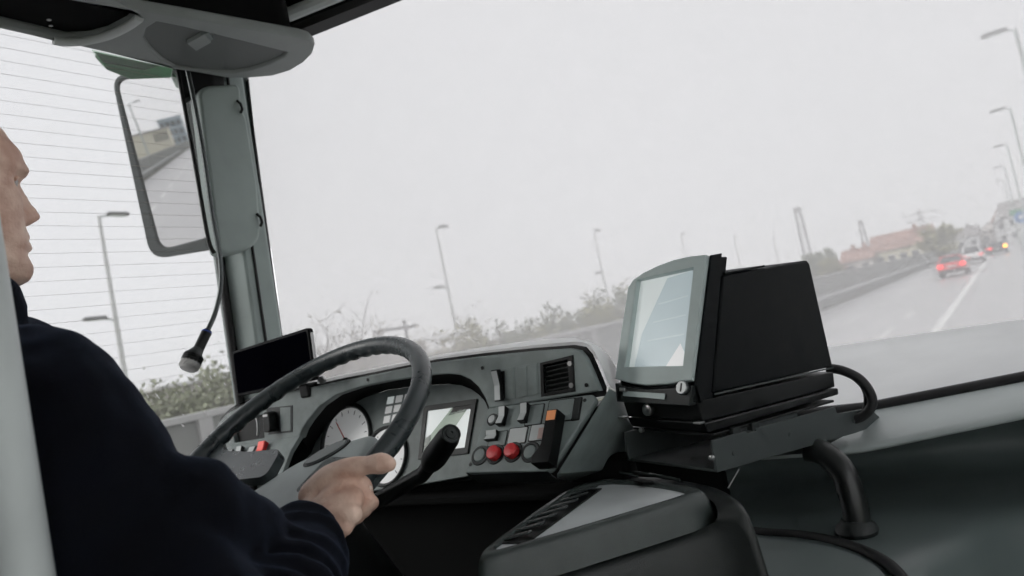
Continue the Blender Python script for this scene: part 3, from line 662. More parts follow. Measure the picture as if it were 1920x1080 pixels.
# ------------------------------------------------------------------ outside mirror
MN = V(.439, -.879, -.185).normalized(); M0 = onx((310, 310), -1.74); MPL = (M0, MN)
t = thing('outside_mirror', 'tall outside rear-view mirror with green arm beyond the side window', 'mirror', M0 - V(0, 0, .25))
glass = rpoly([onp(p, MPL) for p in ((219, 152), (330, 133), (396, 443), (302, 468))], [.03, .02, .03, .035], 6)
prism('mirror_glass', glass, -MN * .004, MIRROR, t, bevel=.0)
hous = rpoly([onp(p, MPL) for p in ((210, 143), (340, 122), (414, 466), (284, 487))], [.04, .03, .03, .05], 6)
plate('frame', MPL, hous, [glass], .02, MIRH, t, bevel=.004, lift=.006)
cc = sum(hous, V(0, 0, 0)) / len(hous)
prism('housing', [p - MN * .012 for p in hous], None, MIRH, t, pts2=[cc + (p - cc) * .75 - MN * .09 for p in hous], bevel=.01, seg=3)
g1 = [onx(p, -1.60) for p in ((176, 96), (325, 128), (322, 146), (246, 149), (200, 131))]
arm = prism('arm', g1, V(-.05, .02, .03), GREENP, t, bevel=.004)
prism('arm_facet', [onx(p, -1.597) for p in ((180, 99), (300, 122), (270, 130), (195, 116))], V(-.02, .005, 0), mat('green_paint_dark', (.008, .1, .03), .3, coat=.5), arm, bevel=.002)
tube('arm_bar', [onx((300, 118), -1.62) + V(-.03, .05, .02), onx((330, 140), -1.62) + V(0, .06, .1), V(-1.5, 1.15, .95)], .02, BLACK, t, 10)

# ------------------------------------------------------------------ microphone
t = thing('gooseneck_microphone', 'black gooseneck microphone hanging from the overhead console', 'microphone', (-1.37, .85, .06))
path = spline([onx(p, -1.37) for p in ((350, 125), (366, 200), (382, 290), (398, 400), (412, 480), (414, 535), (404, 585), (388, 622))], 24)
seg_r = [.0055 if i % 2 else .0045 for i in range(len(path))]
tube('gooseneck', path, seg_r, mat('flex_steel', (.1, .11, .11), .3, .9), t, 10, sharp=0)
a, b, c_, d_ = (onx(p, -1.37) for p in ((389, 620), (372, 655), (364, 666), (352, 692)))
tube('sleeve', [a, a + (b - a) * .1, b], [.009, .0105, .0105], BLACK, t, 16)
tube('blue_ring', [a + (b - a) * .06, a + (b - a) * .12], .0108, mat('blue_ring', (.02, .06, .3), .4), t, 16)
hd_ = tube('capsule', [b, b + (c_ - b) * .6, c_, c_ + (d_ - c_) * .55], [.0108, .0137, .0188, .0196], DARK, t, 20)
for k in range(3):
    q = c_ + (d_ - c_) * (.1 + k * .16); tube('capsule_ring', [q, q + (d_ - c_) * .06], .0206, BLACK, hd_, 20)
GR = mat('mic_grille', (.5, .5, .49), .35, .9, bump=1, bscale=900)
tube('grille', [c_ + (d_ - c_) * .5, c_ + (d_ - c_) * .85, c_ + (d_ - c_) * 1.02, c_ + (d_ - c_) * 1.1], [.0192, .0192, .0155, .0045], GR, t, 20)
L = []
dn = (d_ - c_).normalized(); e_ = dn.orthogonal().normalized(); f_ = dn.cross(e_)
for k in range(16):
    q = 6.283 * k / 16; L.append(tube_v([c_ + (d_ - c_) * .5 + (e_ * math.cos(q) + f_ * math.sin(q)) * .0196, c_ + (d_ - c_) * .85 + (e_ * math.cos(q + .4) + f_ * math.sin(q + .4)) * .0196, c_ + (d_ - c_) * 1.05 + (e_ * math.cos(q + .7) + f_ * math.sin(q + .7)) * .0126], .0009, 4))
mk('grille_wires', *joined(L), CHROME, t)
box('ceiling_mount', V(-1.39, .94, .76), (.04, .05, .06), BLACK, t, bevel=.006)
tube('loose_cable', spline([onx(p, -1.40) for p in ((332, 125), (346, 200), (368, 320), (390, 445), (402, 475))], 8), .0045, BLACK, t, 8)
prism('cable_bracket', [onx(p, -1.42) for p in ((332, 128), (422, 140), (420, 162), (372, 168), (345, 185))], V(-.03, .02, 0), BLACK, t, bevel=.003)

# ------------------------------------------------------------------ handrail near the lens
q = at_ = ray(53, 1080) * .57
t = thing('handrail_pole', 'pale grey upright handrail pole at the left frame edge', 'handrail', (q.x, q.y, -1.5))
tube('pole', [V(q.x, q.y, -1.52), V(q.x, q.y, .98)], .0182, POLE, t, 28)
lathe('foot_flange', [(.04, 0), (.04, .01), (.02, .016)], (q.x, q.y, -1.52), ZA, POLE, t, 24)

# ================================================================== DASHBOARD BINNACLE
A_ = (V(0, .98, 0), V(0, -1, .12).normalized())
C_ = (V(-.9, 1.06, -.1), V(0, -.94, .34).normalized())
def pa(*P): return [onp(p, A_) for p in P]
d0, d1 = pa((917, 769), (1113, 743)); d2 = ony((875, 883), .90)
dn_ = (d1 - d0).cross(d2 - d0).normalized(); dn_ = dn_ if dn_.dot(-d0) > 0 else -dn_
D_ = (d0, dn_)
e0, e1 = pa((425, 836), (565, 815)); e2 = ony((480, 880), .92)
en_ = (e1 - e0).cross(e2 - e0).normalized(); en_ = en_ if en_.z > 0 else -en_
E_ = (e0, en_)
def axes(pl, lat=XA):
    n = pl[1].normalized(); ex = (lat - n * lat.dot(n)).normalized(); ey = n.cross(ex)
    if ey.z < 0: ey = -ey
    return ex, ey, n
AX, DX, CX, EX = axes(A_), axes(D_, d1 - d0), axes(C_), axes(E_, e1 - e0)
db = thing('dashboard', 'grey driver dashboard binnacle with gauges, switches and air vent', 'dashboard', (-1.0, 1.05, -.25))
top = [(393, 858), (397, 822), (408, 795), (425, 776), (450, 762), (500, 746), (560, 731), (640, 714), (720, 698), (808, 680), (900, 668), (1000, 658), (1068, 653), (1086, 657), (1098, 671), (1112, 703), (1124, 733)]
arch = [(560, 822), (566, 806), (577, 789), (599, 762), (629, 741), (677, 725), (727, 715), (774, 708), (812, 703), (840, 701), (862, 703), (882, 712), (897, 726), (909, 746), (917, 767)]
vent_px = [(1015, 682), (1073, 668), (1077, 732), (1017, 742)]
sock_px = [(500, 765), (549, 760), (549, 810), (504, 815)]
slot_px = [(432, 794), (494, 776), (495, 821), (440, 830)]
plate('fascia', A_, pa(*top) + pa(*arch[::-1]), [pa(*vent_px), pa(*slot_px)], .02, DASH, db, bevel=.003)
# cluster panel and the hood wall around it
inner = [(583, 850), (590, 832), (600, 815), (618, 793), (643, 768), (682, 746), (727, 731), (772, 725), (812, 722), (840, 720), (864, 722), (884, 730), (898, 740), (909, 752), (918, 772)]
pc = [onp(p, C_) for p in inner]
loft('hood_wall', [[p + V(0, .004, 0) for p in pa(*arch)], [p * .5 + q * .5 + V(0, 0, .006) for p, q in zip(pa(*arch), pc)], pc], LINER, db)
cl = plate('cluster_panel', C_, pc + [onp(p, C_) for p in ((935, 800), (900, 880), (875, 893), (770, 911), (700, 920), (600, 930), (540, 930), (555, 880))], [], .01, DASH, db, bevel=.001)
cb_ = (C_[0] - C_[1] * .013, C_[1])
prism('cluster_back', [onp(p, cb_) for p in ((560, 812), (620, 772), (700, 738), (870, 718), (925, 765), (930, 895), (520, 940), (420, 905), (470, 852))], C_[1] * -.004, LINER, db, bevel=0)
def gauge(px, r, n, name='gauge'):
    c = onp(px, C_); ex, ey, nn = CX
    lathe('gauge_rim', [(r, 0), (r * 1.03, .006), (r * 1.10, .007), (r * 1.14, .001)], c, nn, DARK, cl, 40)
    g = lathe('gauge_face', [(r * .99, .0005), (r * .99, .0015)], c, nn, WHITEG, cl, 40)
    for k in range(n):
        a = math.radians(225 - 270 * k / (n - 1)); d = ex * math.cos(a) + ey * math.sin(a); s = nn.cross(d)
        v, f = box_v(c + d * r * .86 + nn * .002, d, s, nn, r * (.14 if k % 2 == 0 else .08), .0012, .0006); mk('tick', v, f, BLACK, cl, smooth=False)
    d = (ex * -.5 + ey * .6).normalized(); s = nn.cross(d); v, f = box_v(c + d * r * .35 + nn * .004, d, s, nn, r * .85, .0018, .001); mk('needle', v, f, RED, cl, smooth=False)
    lathe('needle_boss', [(.006, 0), (.006, .006), (.004, .007)], c, nn, BLACK, cl, 16)
gauge((650, 826), .070, 15); gauge((724, 855), .054, 9)
ex, ey, nn = CX
wg = [onp(p, C_) + nn * .001 for p in ((726, 743), (775, 735), (764, 787), (716, 797))]
for i in range(3):
    for j in range(3):
        def bl(u, v): return (wg[0] * (1 - u) + wg[1] * u) * (1 - v) + (wg[3] * (1 - u) + wg[2] * u) * v
        g = .04
        prism('warning_lamp', [bl(i / 3 + g, j / 3 + g), bl((i + 1) / 3 - g, j / 3 + g), bl((i + 1) / 3 - g, (j + 1) / 3 - g), bl(i / 3 + g, (j + 1) / 3 - g)], nn * -.002, WHITEG if (i + j) % 4 else SCREENW, cl, bevel=.0005)
dp = [onp(p, C_) for p in ((797, 762), (896, 748), (879, 851), (786, 862))]
def bd(u, v, l=0): return (dp[0] * (1 - u) + dp[1] * u) * (1 - v) + (dp[3] * (1 - u) + dp[2] * u) * v + nn * l
disp = plate('display_frame', (C_[0] + nn * .004, C_[1]), [q + nn * .004 for q in dp], [[bd(.08, .1, .004), bd(.92, .1, .004), bd(.92, .88, .004), bd(.08, .88, .004)]], .004, DARK, db, bevel=.0008)
prism('display_screen', [bd(.07, .09, .0012), bd(.93, .09, .0012), bd(.93, .89, .0012), bd(.07, .89, .0012)], nn * -.001, SCREENW, disp, bevel=0)
prism('reflect_band', [bd(.55, .10, .0018), bd(.88, .10, .0018), bd(.40, .88, .0018), bd(.08, .88, .0018), bd(.08, .7, .0018)], nn * -.0004, SCREENG, disp, bevel=0)  # reflection on the display, painted as a flat green band
prism('reflect_dark_strip', [bd(.58, .09, .0024), bd(.93, .09, .0024), bd(.93, .17, .0024), bd(.54, .19, .0024)], nn * -.0004, BLACK, disp, bevel=0)  # dark top and green bars continue the painted reflection
prism('reflect_green_bar', [bd(.54, .18, .0024), bd(.84, .16, .0024), bd(.80, .21, .0024), bd(.50, .24, .0024)], nn * -.0003, SCREEND, disp, bevel=0)
prism('reflect_green_bar', [bd(.08, .62, .0024), bd(.2, .56, .0024), bd(.2, .82, .0024), bd(.08, .88, .0024)], nn * -.0003, SCREEND, disp, bevel=0)

# shell behind the fascia
front = [(385, 872), (390, 820), (402, 788), (420, 768), (447, 753), (500, 737), (560, 722), (640, 705), (720, 689), (808, 671), (900, 659), (1000, 648), (1075, 641), (1094, 643), (1109, 660), (1124, 697), (1136, 731)]
f0 = [p + V(0, .012, 0) for p in pa(*front)]
right_back = {12: (1082, 640), 13: (1112, 644), 14: (1150, 664), 15: (1160, 700), 16: (1167, 748)}
r1, r2, r3 = [], [], []
for i, p in enumerate(f0):
    if i in right_back:
        q = ony(right_back[i], 1.13); r1.append(p * .55 + q * .45 + V(.004, 0, .004)); r2.append(q); r3.append(q + V(-.03, .06, -.03))
    else:
        yl = min(1.24, yb(p.x) - .035); dy = yl - p.y
        r1.append(p + V(0, dy * .12, .004)); r2.append(p + V(0, dy * .7, .0 if i > 4 else -.01)); r3.append(p + V(0, dy, -.03))
loft('shell_top', [f0, r1, r2, r3], SHELLM, db, sub=1, sharp=0)
fb = [p + V(0, .011, 0) for p in pa(*[(x - 3 if x < 450 else x + (4 if x > 1080 else 0), y - 4) for x, y in top])] + [p + V(0, .011, 0) for p in pa((1128, 745), (925, 775), *arch[::-1][1:])]
prism('fascia_back', fb, V(0, .006, 0), BLACK, db, bevel=0)
fr = [f0[-1], onp((1128, 752), D_), onp((1100, 800), D_), onp((1045, 888), D_), onp((1030, 897), D_) + V(0, .02, -.005)]
bk = [r2[-1], ony((1186, 797), 1.11), ony((1172, 840), 1.11), ony((1148, 880), 1.11), ony((1075, 905), 1.11)]
md = [a * .5 + b * .5 + V(.004, 0, 0) for a, b in zip(fr, bk)]
loft('shell_side', [fr, md, bk, [q + V(-.03, .06, -.03) for q in bk]], DASH, db)
box('knee_panel', (-1.0, 1.08, -.56), (.86, .04, .66), LINER, db, bevel=.01)
box('under_tray', (-1.0, 1.04, -.275), (.84, .09, .012), LINER, db, bevel=.004)
# right switch panel
dpoly = [onp(p, D_) for p in ((916, 766), (1113, 740), (1118, 750), (1034, 881), (1026, 884), (875, 887))]
sp = plate('switch_panel', D_, rpoly(dpoly, .004, 3), [], .012, DASH, db, bevel=.002, lift=.002)
prism('panel_lip', [onp((872, 886), D_), onp((1028, 884), D_), onp((1028, 884), D_) + V(0, .012, -.012), onp((872, 886), D_) + V(0, .012, -.012)], DX[2] * -.02, DARK, db, bevel=.002)
prism('panel_back', [onp((905, 795), D_) - DX[2] * .012, onp((1112, 755), D_) - DX[2] * .012, onp((1030, 880), D_) - DX[2] * .012, onp((878, 884), D_) - DX[2] * .012], V(0, .08, .0), BLACK, db, bevel=.002)
def on(pl_ax, pl, px, l=0): return onp(px, pl) + pl_ax[2] * l
def blank(px, sx, sy, pl=D_, ax=DX, m=DASH, l=.0036, name='blank_cover'):
    c = on(ax, pl, px, 0); n = ax[2]
    prism('switch_gap', [q + n * .0024 for q in rrect(c, ax[0], ax[1], sx + .0035, sy + .0035, .002, 2)], n * -.001, BLACK, sp if pl is D_ else db, bevel=0)
    return prism(name, [q + n * l for q in rrect(c, ax[0], ax[1], sx, sy, .0015, 2)], n * -.003, m, sp if pl is D_ else db, bevel=.0006)
def rocker(px, sx, sy, h, m, side=BLACK, pl=D_, ax=DX, name='rocker_switch', tilt=.35):
    c = on(ax, pl, px, .003); n = ax[2]; ex, ey = ax[0], ax[1]
    P = [(-sy / 2, 0), (-sy / 2, h * (.6 + tilt)), (0, h * .62), (sy / 2, h), (sy / 2, 0)]
    a = [c + ex * (-sx / 2) + ey * y + n * z for y, z in P]
    r = prism(name, a, ex * sx, side, sp if pl is D_ else db, bevel=.0012)
    prism('rocker_face', [c + ex * (s * sx * .42) + ey * y + n * (z + .0006) for s, y, z in ((-1, -sy * .46, h * (.6 + tilt)), (1, -sy * .46, h * (.6 + tilt)), (1, 0, h * .62), (-1, 0, h * .62))], n * -.001, m, r, bevel=0)
    prism('rocker_face', [c + ex * (s * sx * .42) + ey * y + n * (z + .0006) for s, y, z in ((-1, 0, h * .62), (1, 0, h * .62), (1, sy * .46, h), (-1, sy * .46, h))], n * -.001, m, r, bevel=0)
def ringbtn(px, r, m=DASH, dome=None, h=.002, pl=D_, ax=DX):
    c = on(ax, pl, px, .0022); n = ax[2]
    rg = lathe('button_ring', [(r * .72, 0), (r * .78, .0016), (r, .0018), (r * 1.06, 0)], c, n, DARK, sp, 26)
    lathe('button_cap' if dome is None else 'push_button', [(r * .70, 0), (r * .70, h), (r * .62, h + .0015), (r * .2, h + .0025)], c, n, m, rg, 26)
blank((1004, 779), .030, .034); blank((1052, 771), .046, .036); blank((1083, 768), .012, .036, m=DARK)
blank((972, 818), .034, .026, m=DASHL); blank((1013, 812), .034, .026, m=DASHL); blank((935, 824), .034, .024)
ringbtn((925, 788), .0105, DASHL)
rocker((947, 785), .014, .032, .012, DASHL); rocker((988, 779), .014, .032, .012, DASHL)
rocker((927, 821), .024, .016, .010, DASHL)
ringbtn((902, 855), .0165, DASH); ringbtn((996, 849), .0165, DASH)
ringbtn((931, 853), .0165, RED, 1, .010); ringbtn((964, 849), .0165, RED, 1, .010)
# tall black selector with amber window
c = on(DX, D_, (1040, 832), .003); exd, eyd, nnd = DX
sel = prism('selector_block', [c + exd * a + eyd * b for a, b in ((-.018, -.042), (.014, -.042), (.014, .044), (-.006, .044), (-.006, -.012), (-.018, -.03))], nnd * .024, BLACK, db, bevel=.0015)
prism('amber_window', [c + exd * a + eyd * b + nnd * .0245 for a, b in ((-.004, .026), (.012, .026), (.012, .042), (-.004, .042))], nnd * -.001, ORANGE, sel, bevel=0)
prism('selector_label', [c + exd * a + eyd * b + nnd * .0035 for a, b in ((-.03, .008), (-.008, .008), (-.008, .026), (-.03, .026))], nnd * -.001, mat('pale_pink_label', (.5, .36, .33), .5), sel, bevel=0)
# upper fascia fittings
n = AX[2]
def quad_plate(name, P, m, l=.001, th=.003, par=None): return prism(name, [q + n * l for q in P], n * -th, m, par or db, bevel=.0006)
quad_plate('switch_frame', pa((928, 695), (964, 688), (967, 747), (930, 754)), DASH, .0012); quad_plate('switch_cover', pa((948, 694), (962, 691), (965, 745), (949, 748)), DASH, .002)
quad_plate('switch_frame', pa((969, 687), (1008, 680), (1011, 740), (972, 747)), DASH, .0012)
quad_plate('switch_cover', pa((971, 690), (988, 687), (990, 742), (973, 745)), DASH, .002); quad_plate('switch_cover', pa((990, 687), (1006, 684), (1009, 739), (992, 742)), DASH, .002)
quad_plate('rocker_recess', pa((930, 698), (947, 695), (948, 747), (931, 750)), BLACK, .0016)
rocker((939, 722), .013, .052, .012, DASHL, pl=A_, ax=AX)
# air vent
vq = pa(*vent_px)
def vb(u, v, l=0): return (vq[0] * (1 - u) + vq[1] * u) * (1 - v) + (vq[3] * (1 - u) + vq[2] * u) * v + n * l
vf_ = plate('vent_frame', (A_[0] + n * .002, A_[1]), [vb(-.03, -.03, .002), vb(1.03, -.03, .002), vb(1.03, 1.03, .002), vb(-.03, 1.03, .002)], [[vb(.07, .07, .002), vb(.86, .07, .002), vb(.86, .93, .002), vb(.07, .93, .002)]], .006, BLACK, db, bevel=.001)
prism('vent_back', [vb(-.9, -.12, -.03), vb(1.2, -.12, -.03), vb(1.2, 1.3, -.03), vb(-.9, 1.3, -.03)], n * -.002, BLACK, vf_, bevel=0)
for k in range(6):
    v = .14 + k * .145
    prism('slat', [vb(.07, v, -.002), vb(.86, v, -.002), vb(.86, v - .05, -.016), vb(.07, v - .05, -.016)], V(0, 0, -.0016), DARK, vf_, bevel=.0003)
for k in range(4):
    u = .2 + k * .19; v, f = box_v(vb(u, .5, -.02), AX[0], AX[1], n, .0014, .05, .012); mk('vane', v, f, DARK, vf_)
for v in (.2, .84): lathe('vent_wheel', [(.004, 0), (.004, .003)], vb(.94, v, .001), n, CHROME, vf_, 12)
# left side: slot, knob, red rocker
prism('slot_back', [p - n * .03 for p in pa(*slot_px)], n * -.003, BLACK, db, bevel=0)
tube('slot_handle', [on(AX, A_, p, .004) for p in ((483, 782), (486, 790), (487, 806), (486, 816))], .0028, STEEL, db, 10)
quad_plate('knob_frame', pa(*sock_px), DARK, .0012); quad_plate('knob_plate', pa((526, 764), (546, 763), (546, 807), (528, 809)), DASH, .002)
kc = on(AX, A_, (515, 790), 0); prism('rotary_knob', rrect(kc + n * .002, AX[0], AX[1], .024, .044, .009, 4), n * .02, BLACK, db, bevel=.003)
prism('knob_tip', rrect(kc + n * .0225 + AX[1] * .014, AX[0], AX[1], .016, .005, .002, 3), n * .001, CHROME, db, bevel=0)
ep = plate('left_switch_panel', E_, [onp(p, E_) for p in ((425, 837), (563, 816), (545, 845), (528, 890), (395, 898), (398, 860))], [], .01, DASH, db, bevel=.002)
def rk(px, sx, sy, h, m, side): rocker(px, sx, sy, h, m, side, E_, EX)
rk((494, 847), .024, .036, .012, REDS, RED); rk((452, 852), .02, .028, .01, DASHL, BLACK)
for p in ((470, 850), (428, 856)): blank(p, .02, .03, E_, EX, DASHL)

for p in ((905, 690), (1100, 722), (690, 712), (470, 778)):
    q = on(AX, A_, p, .0006); lathe('screw', [(.0032, 0), (.0032, .0008), (.0014, .0009)], q, AX[2], BLACK, db, 12)
for p in ((884, 872), (1026, 870), (1098, 752)):
    q = on(DX, D_, p, .0024); lathe('screw', [(.003, 0), (.003, .0008), (.0014, .0009)], q, DX[2], DARK, sp, 12)
# tablet
tp = [ony((437, 652), .985), ony((578, 622), .93), ony((588, 705), .925), ony((443, 751), .98)]
ctr = sum(tp, V(0, 0, 0)) / 4; exq = (tp[1] - tp[0] + tp[2] - tp[3]).normalized(); up = (tp[0] - tp[3]).normalized()
nq = exq.cross(up).normalized(); nq = nq if nq.dot(-ctr) > 0 else -nq; upq = nq.cross(exq); upq = upq if upq.z > 0 else -upq
wq, hq = ((tp[1] - tp[0]).length + (tp[2] - tp[3]).length) / 2, ((tp[0] - tp[3]).length + (tp[1] - tp[2]).length) / 2
t = thing('tablet', 'black switched-off tablet standing on the left dashboard end', 'tablet', ctr - upq * hq / 2)
prism('case', rrect(ctr, exq, upq, wq, hq, .009, 5), nq * -.012, mat('tablet_case', (.003, .003, .0035), .5, spec=.1), t, bevel=.0025, seg=3)
prism('screen', rrect(ctr + nq * .0004, exq, upq, wq - .012, hq - .012, .005, 4), nq * -.001, mat('tablet_glass', (.0015, .0015, .003), .5, spec=.0), t, bevel=0)
prism('side_strip', rrect(ctr + exq * (wq / 2 + .002) - nq * .006, nq, upq, .006, hq - .02, .0025, 3), exq * .0018, CHROME, t, bevel=.0005)
q = ony((605, 712), .97); box('stand', (ctr + q) / 2 - nq * .025 - upq * .04, (.03, .03, .03), BLACK, t, bevel=.005)
lathe('clamp_knob', [(.008, 0), (.008, .012), (.006, .014)], q, V(.6, -.8, 0), CHROME, t, 14)

# ================================================================== STEERING WHEEL
WC, TL = V(-.956, .71, -.099), .563
w1, w2, wn = V(1, 0, 0), V(0, math.cos(TL), math.sin(TL)), V(0, -math.sin(TL), math.cos(TL)); WR = .24
def W_(x, y, z=0): return WC + w1 * x + w2 * y + wn * z
sw = thing('steering_wheel', 'large dark steering wheel gripped by the driver', 'steering wheel', WC)
vs, fs = [], []; NS, NT = 220, 20
for i in range(NS):
    a = 2 * math.pi * i / NS
    for k in range(NT):
        b = 2 * math.pi * k / NT
        r = .0148
        g = max(0, -math.cos(b) * .55 - math.sin(b) * .6)         # finger waves on the inner underside
        r += .0016 * g * math.sin(a * 52)
        R = WR + r * math.cos(b); vs.append(W_(R * math.cos(a), R * math.sin(a), r * math.sin(b) * 1.08))
for i in range(NS):
    for k in range(NT): fs.append((i * NT + k, ((i + 1) % NS) * NT + k, ((i + 1) % NS) * NT + (k + 1) % NT, i * NT + (k + 1) % NT))
mk('rim', vs, fs, LEATHER, sw, sharp=0)
def wplate(name, pts, z, th, m, bev, par=sw, rnd=.02, n=5): return prism(name, rpoly([W_(x, y, z) for x, y in pts], rnd, n), wn * -th, m, par, bevel=bev, seg=4)
wplate('spoke', [(-.245, .05), (-.225, .035), (-.19, .012), (-.10, .0), (-.02, .0), (.0, -.06), (-.08, -.062), (-.17, -.055), (-.215, -.075), (-.238, -.07)], -.004, .017, LEATHER, .0075)
wplate('spoke', [(.232, -.02), (.20, -.03), (.1, -.02), (.08, -.09), (.17, -.085), (.205, -.11), (.215, -.1)], -.012, .02, LEATHER, .009)
hub = wplate('hub_pad', [(-.085, -.13), (-.036, -.082), (.026, -.022), (.098, .012), (.165, .026), (.185, -.01), (.175, -.06), (.12, -.13), (.03, -.17), (-.06, -.17)], -.012, .05, HUBM, .016)
em = onp((612, 849), (W_(0, 0, -.011), wn)); dv = (onp((641, 834), (W_(0, 0, -.011), wn)) - em).normalized(); dw = wn.cross(dv)
prism('emblem', ell(em + wn * .003, dv, dw,   .036, .0125, 30), wn * -.005, mat('emblem_grey', (.16, .18, .18), .4), hub, bevel=.0015); prism('emblem_rim', ell(em + wn * .0005, dv, dw,   .041, .0155, 30), wn * -.003, DARK, hub, bevel=.001)
tube('column', [W_(.03, -.06, -.05), W_(.03, -.06, -.16), W_(.02, -.06, -.55)], [.06, .05, .045], BLACK, sw, 20)
# stalk lever
t = thing('column_lever', 'thick black round-ended lever right of the steering wheel', 'lever', ony((790, 910), .82))
a, b = ony((845, 814), .76), ony((800, 884), .82); ax_ = (a - b).normalized()
ax2 = (a - ony((775, 915), .84)).normalized()
lathe('lever_body', [(.010, -.02), (.0165, 0), (.0185, .02), (.0165, .085), (.0142, .096), (.0138, .098)], a - ax2 * .098, ax2, BLACK, t, 28)
lathe('end_cap', [(.0142, 0), (.0138, .003), (.0122, .004), (.0108, .0025), (.0082, .003), (.0078, .0045), (.0023, .005), (.002, .003)], a, ax2, DARK, t, 28)
tube('lever_root', [a - ax2 * .08, a - ax2 * .15, W_(.06, -.03, -.13)], [.013, .012, .012], BLACK, t, 14)

# ================================================================== TICKET MACHINE
tc_, ta_, tu_ = V(.2783, .9572, -.0799).normalized(), V(-.9546, .2848, .0872).normalized(), V(.1062, .052, .993).normalized()
tu_ = (tu_ - tc_ * tu_.dot(tc_)).normalized(); ta_ = tu_.cross(tc_) if tu_.cross(tc_).dot(ta_) > 0 else tc_.cross(tu_)
P0 = V(-.4003, .9888, -.1146); TAU = .3229
tb_ = tc_ * math.sin(TAU) + tu_ * math.cos(TAU); tn_ = (ta_.cross(tb_)); tn_ = tn_ if tn_.dot(tc_) < 0 else -tn_; tn_.normalize()
def T(c, a, u): return P0 + tc_ * c + ta_ * a + tu_ * u
def B(a, b, l=0): return P0 + ta_ * a + tb_ * b + tn_ * l
tm = thing('ticket_machine', 'black on-board ticket machine with a grey bezel and pale screen', 'ticket machine', T(.15, .07, -.085))
wM, hM = .1496, .1885
tops = [(0, hM + .002), (.03, hM + .003), (.06, hM + .001), (.09, hM - .005), (.12, hM - .014), (.14, hM - .024), (wM - .001, hM - .036)]
face = tops + [(wM + .001, .07), (wM, .0), (.12, -.006), (.085, -.009), (.04, -.006), (0, .0)]
BPL = (P0, tn_)
scr = [onp(p, BPL) for p in ((1195, 525), (1301, 502), (1281, 686), (1173, 688))]
plate('bezel', BPL, [B(*p) for p in face], [scr], .012, BEZEL, tm, bevel=.002, lift=.002)
prism('bezel_body', [B(a, b, -.0105) for a, b in face[:-5] + [(wM, -.028), (0, -.03)]], tc_ * .044, SATIN, tm, bevel=.002)
sc_c = sum(scr, V(0, 0, 0)) / 4
prism('screen', [sc_c + (p - sc_c) * 1.02 - tn_ * .0085 for p in scr], tn_ * -.001, SCREENW, tm, bevel=0)
def bs(u, v, l): return (scr[0] * (1 - u) + scr[1] * u) * (1 - v) + (scr[3] * (1 - u) + scr[2] * u) * v + tn_ * l
SCRB = mat('screen_blue_grey', (.5, .58, .6), .2, emit=(.75, .87, .92), estr=.11); SCRL = mat('screen_white', (.8, .8, .8), .25, emit=(.95, .95, .95), estr=.14)
prism('screen_window', [bs(u, v, -.0078) for u, v in ((.5, .03), (.97, .0), (.97, .99), (.1, .99), (.16, .62))], tn_ * -.0003, SCRB, tm, bevel=0)
prism('screen_window_corner', [bs(u, v, -.0072) for u, v in ((.66, .99), (.86, .76), (.95, .86), (.95, .99))], tn_ * -.0003, SCRL, tm, bevel=0)
for k in range(3): prism('screen_row', [bs(u, v, -.0072) for u, v in ((.40 - k * .06, .3 + k * .2), (.9, .26 + k * .2), (.9, .275 + k * .2), (.40 - k * .06, .315 + k * .2))], tn_ * -.0003, mat('screen_row_grey', (.56, .63, .64), .2, emit=(.8, .9, .93), estr=.12), tm, bevel=0)
prism('lower_front', [B(-.0005, -.0075, .001), B(.04, -.0125, .001), B(.085, -.0155, .001), B(.12, -.0125, .001), B(wM, -.007, .001), B(wM - .006, -.036, -.003), B(.003, -.037, -.003)], tc_ * .03, DARK, tm, bevel=.0015)
prism('card_slot', [B(a, b, .0005) for a, b in ((.045, -.021), (.128, -.019), (.128, -.027), (.045, -.03))], tn_ * .002, BEZEL, tm, bevel=.001)
box('slot_latch', B(.126, -.018, .004), (.012, .006, .008), CHROME, tm, (ta_, tb_, tn_), bevel=.001)
lk = onp((1282, 728), BPL); lathe('key_lock', [(.0105, 0), (.0105, .005), (.009, .0065), (.004, .0065)], lk, tn_, mat('lock_metal', (.2, .21, .21), .35, 1), tm, 24)
box('key_slit', lk + tn_ * .0068, (.002, .012, .001), BLACK, tm, (ta_, tb_, tn_), bevel=0)
# housing behind the bezel
bf, tf, tb2, bb = T(.041, -.004, -.024), P0 + tb_ * (hM * .83) + tc_ * .043 + ta_ * -.004, V(-.2829, 1.3392, .026), V(-.2912, 1.3709, -.1684)
side = [bf, tf, tf + (tb2 - tf) * .97, tb2 - tu_ * .006, bb]
prism('housing', [q for q in side], ta_ * .152, SATIN, tm, bevel=.004, seg=3)
prism('housing_seam', [bf + (bb - bf) * .01 - ta_ * .0008, bb - ta_ * .0008, bb - tu_ * .0025 - ta_ * .0008, bf - tu_ * .0025 - ta_ * .0008], ta_ * .001, BRACK, tm, bevel=0)
prism('side_band', [T(.002, -.0042, -.006), P0 + tb_ * (hM + .001) + tc_ * .008 - ta_ * .0042, P0 + tb_ * (hM + .004) + tc_ * .034 - ta_ * .0042, T(.036, -.0042, -.024), T(.01, -.0042, -.034)], ta_ * .004, SATIN, tm, bevel=.001)
prism('rear_panel_flap', [tf + (tb2 - tf) * .02 + tu_ * .004, tf + (tb2 - tf) * .45 + tu_ * .0045, tf + (tb2 - tf) * .45 + tu_ * .0045 + ta_ * .14, tf + (tb2 - tf) * .02 + tu_ * .004 + ta_ * .14], tu_ * -.003, SATIN, tm, bevel=.001)
prism('base_box', [T(.006, 0, -.031), T(.40, 0, -.031), T(.40, 0, -.058), T(.016, 0, -.062)], ta_ * .146, BLACK, tm, bevel=.002)
prism('base_plate', [T(.014, -.004, -.063), T(.404, -.004, -.060), T(.404, -.004, -.072), T(.022, -.004, -.079)], ta_ * .15, BLACK, tm, bevel=.003)
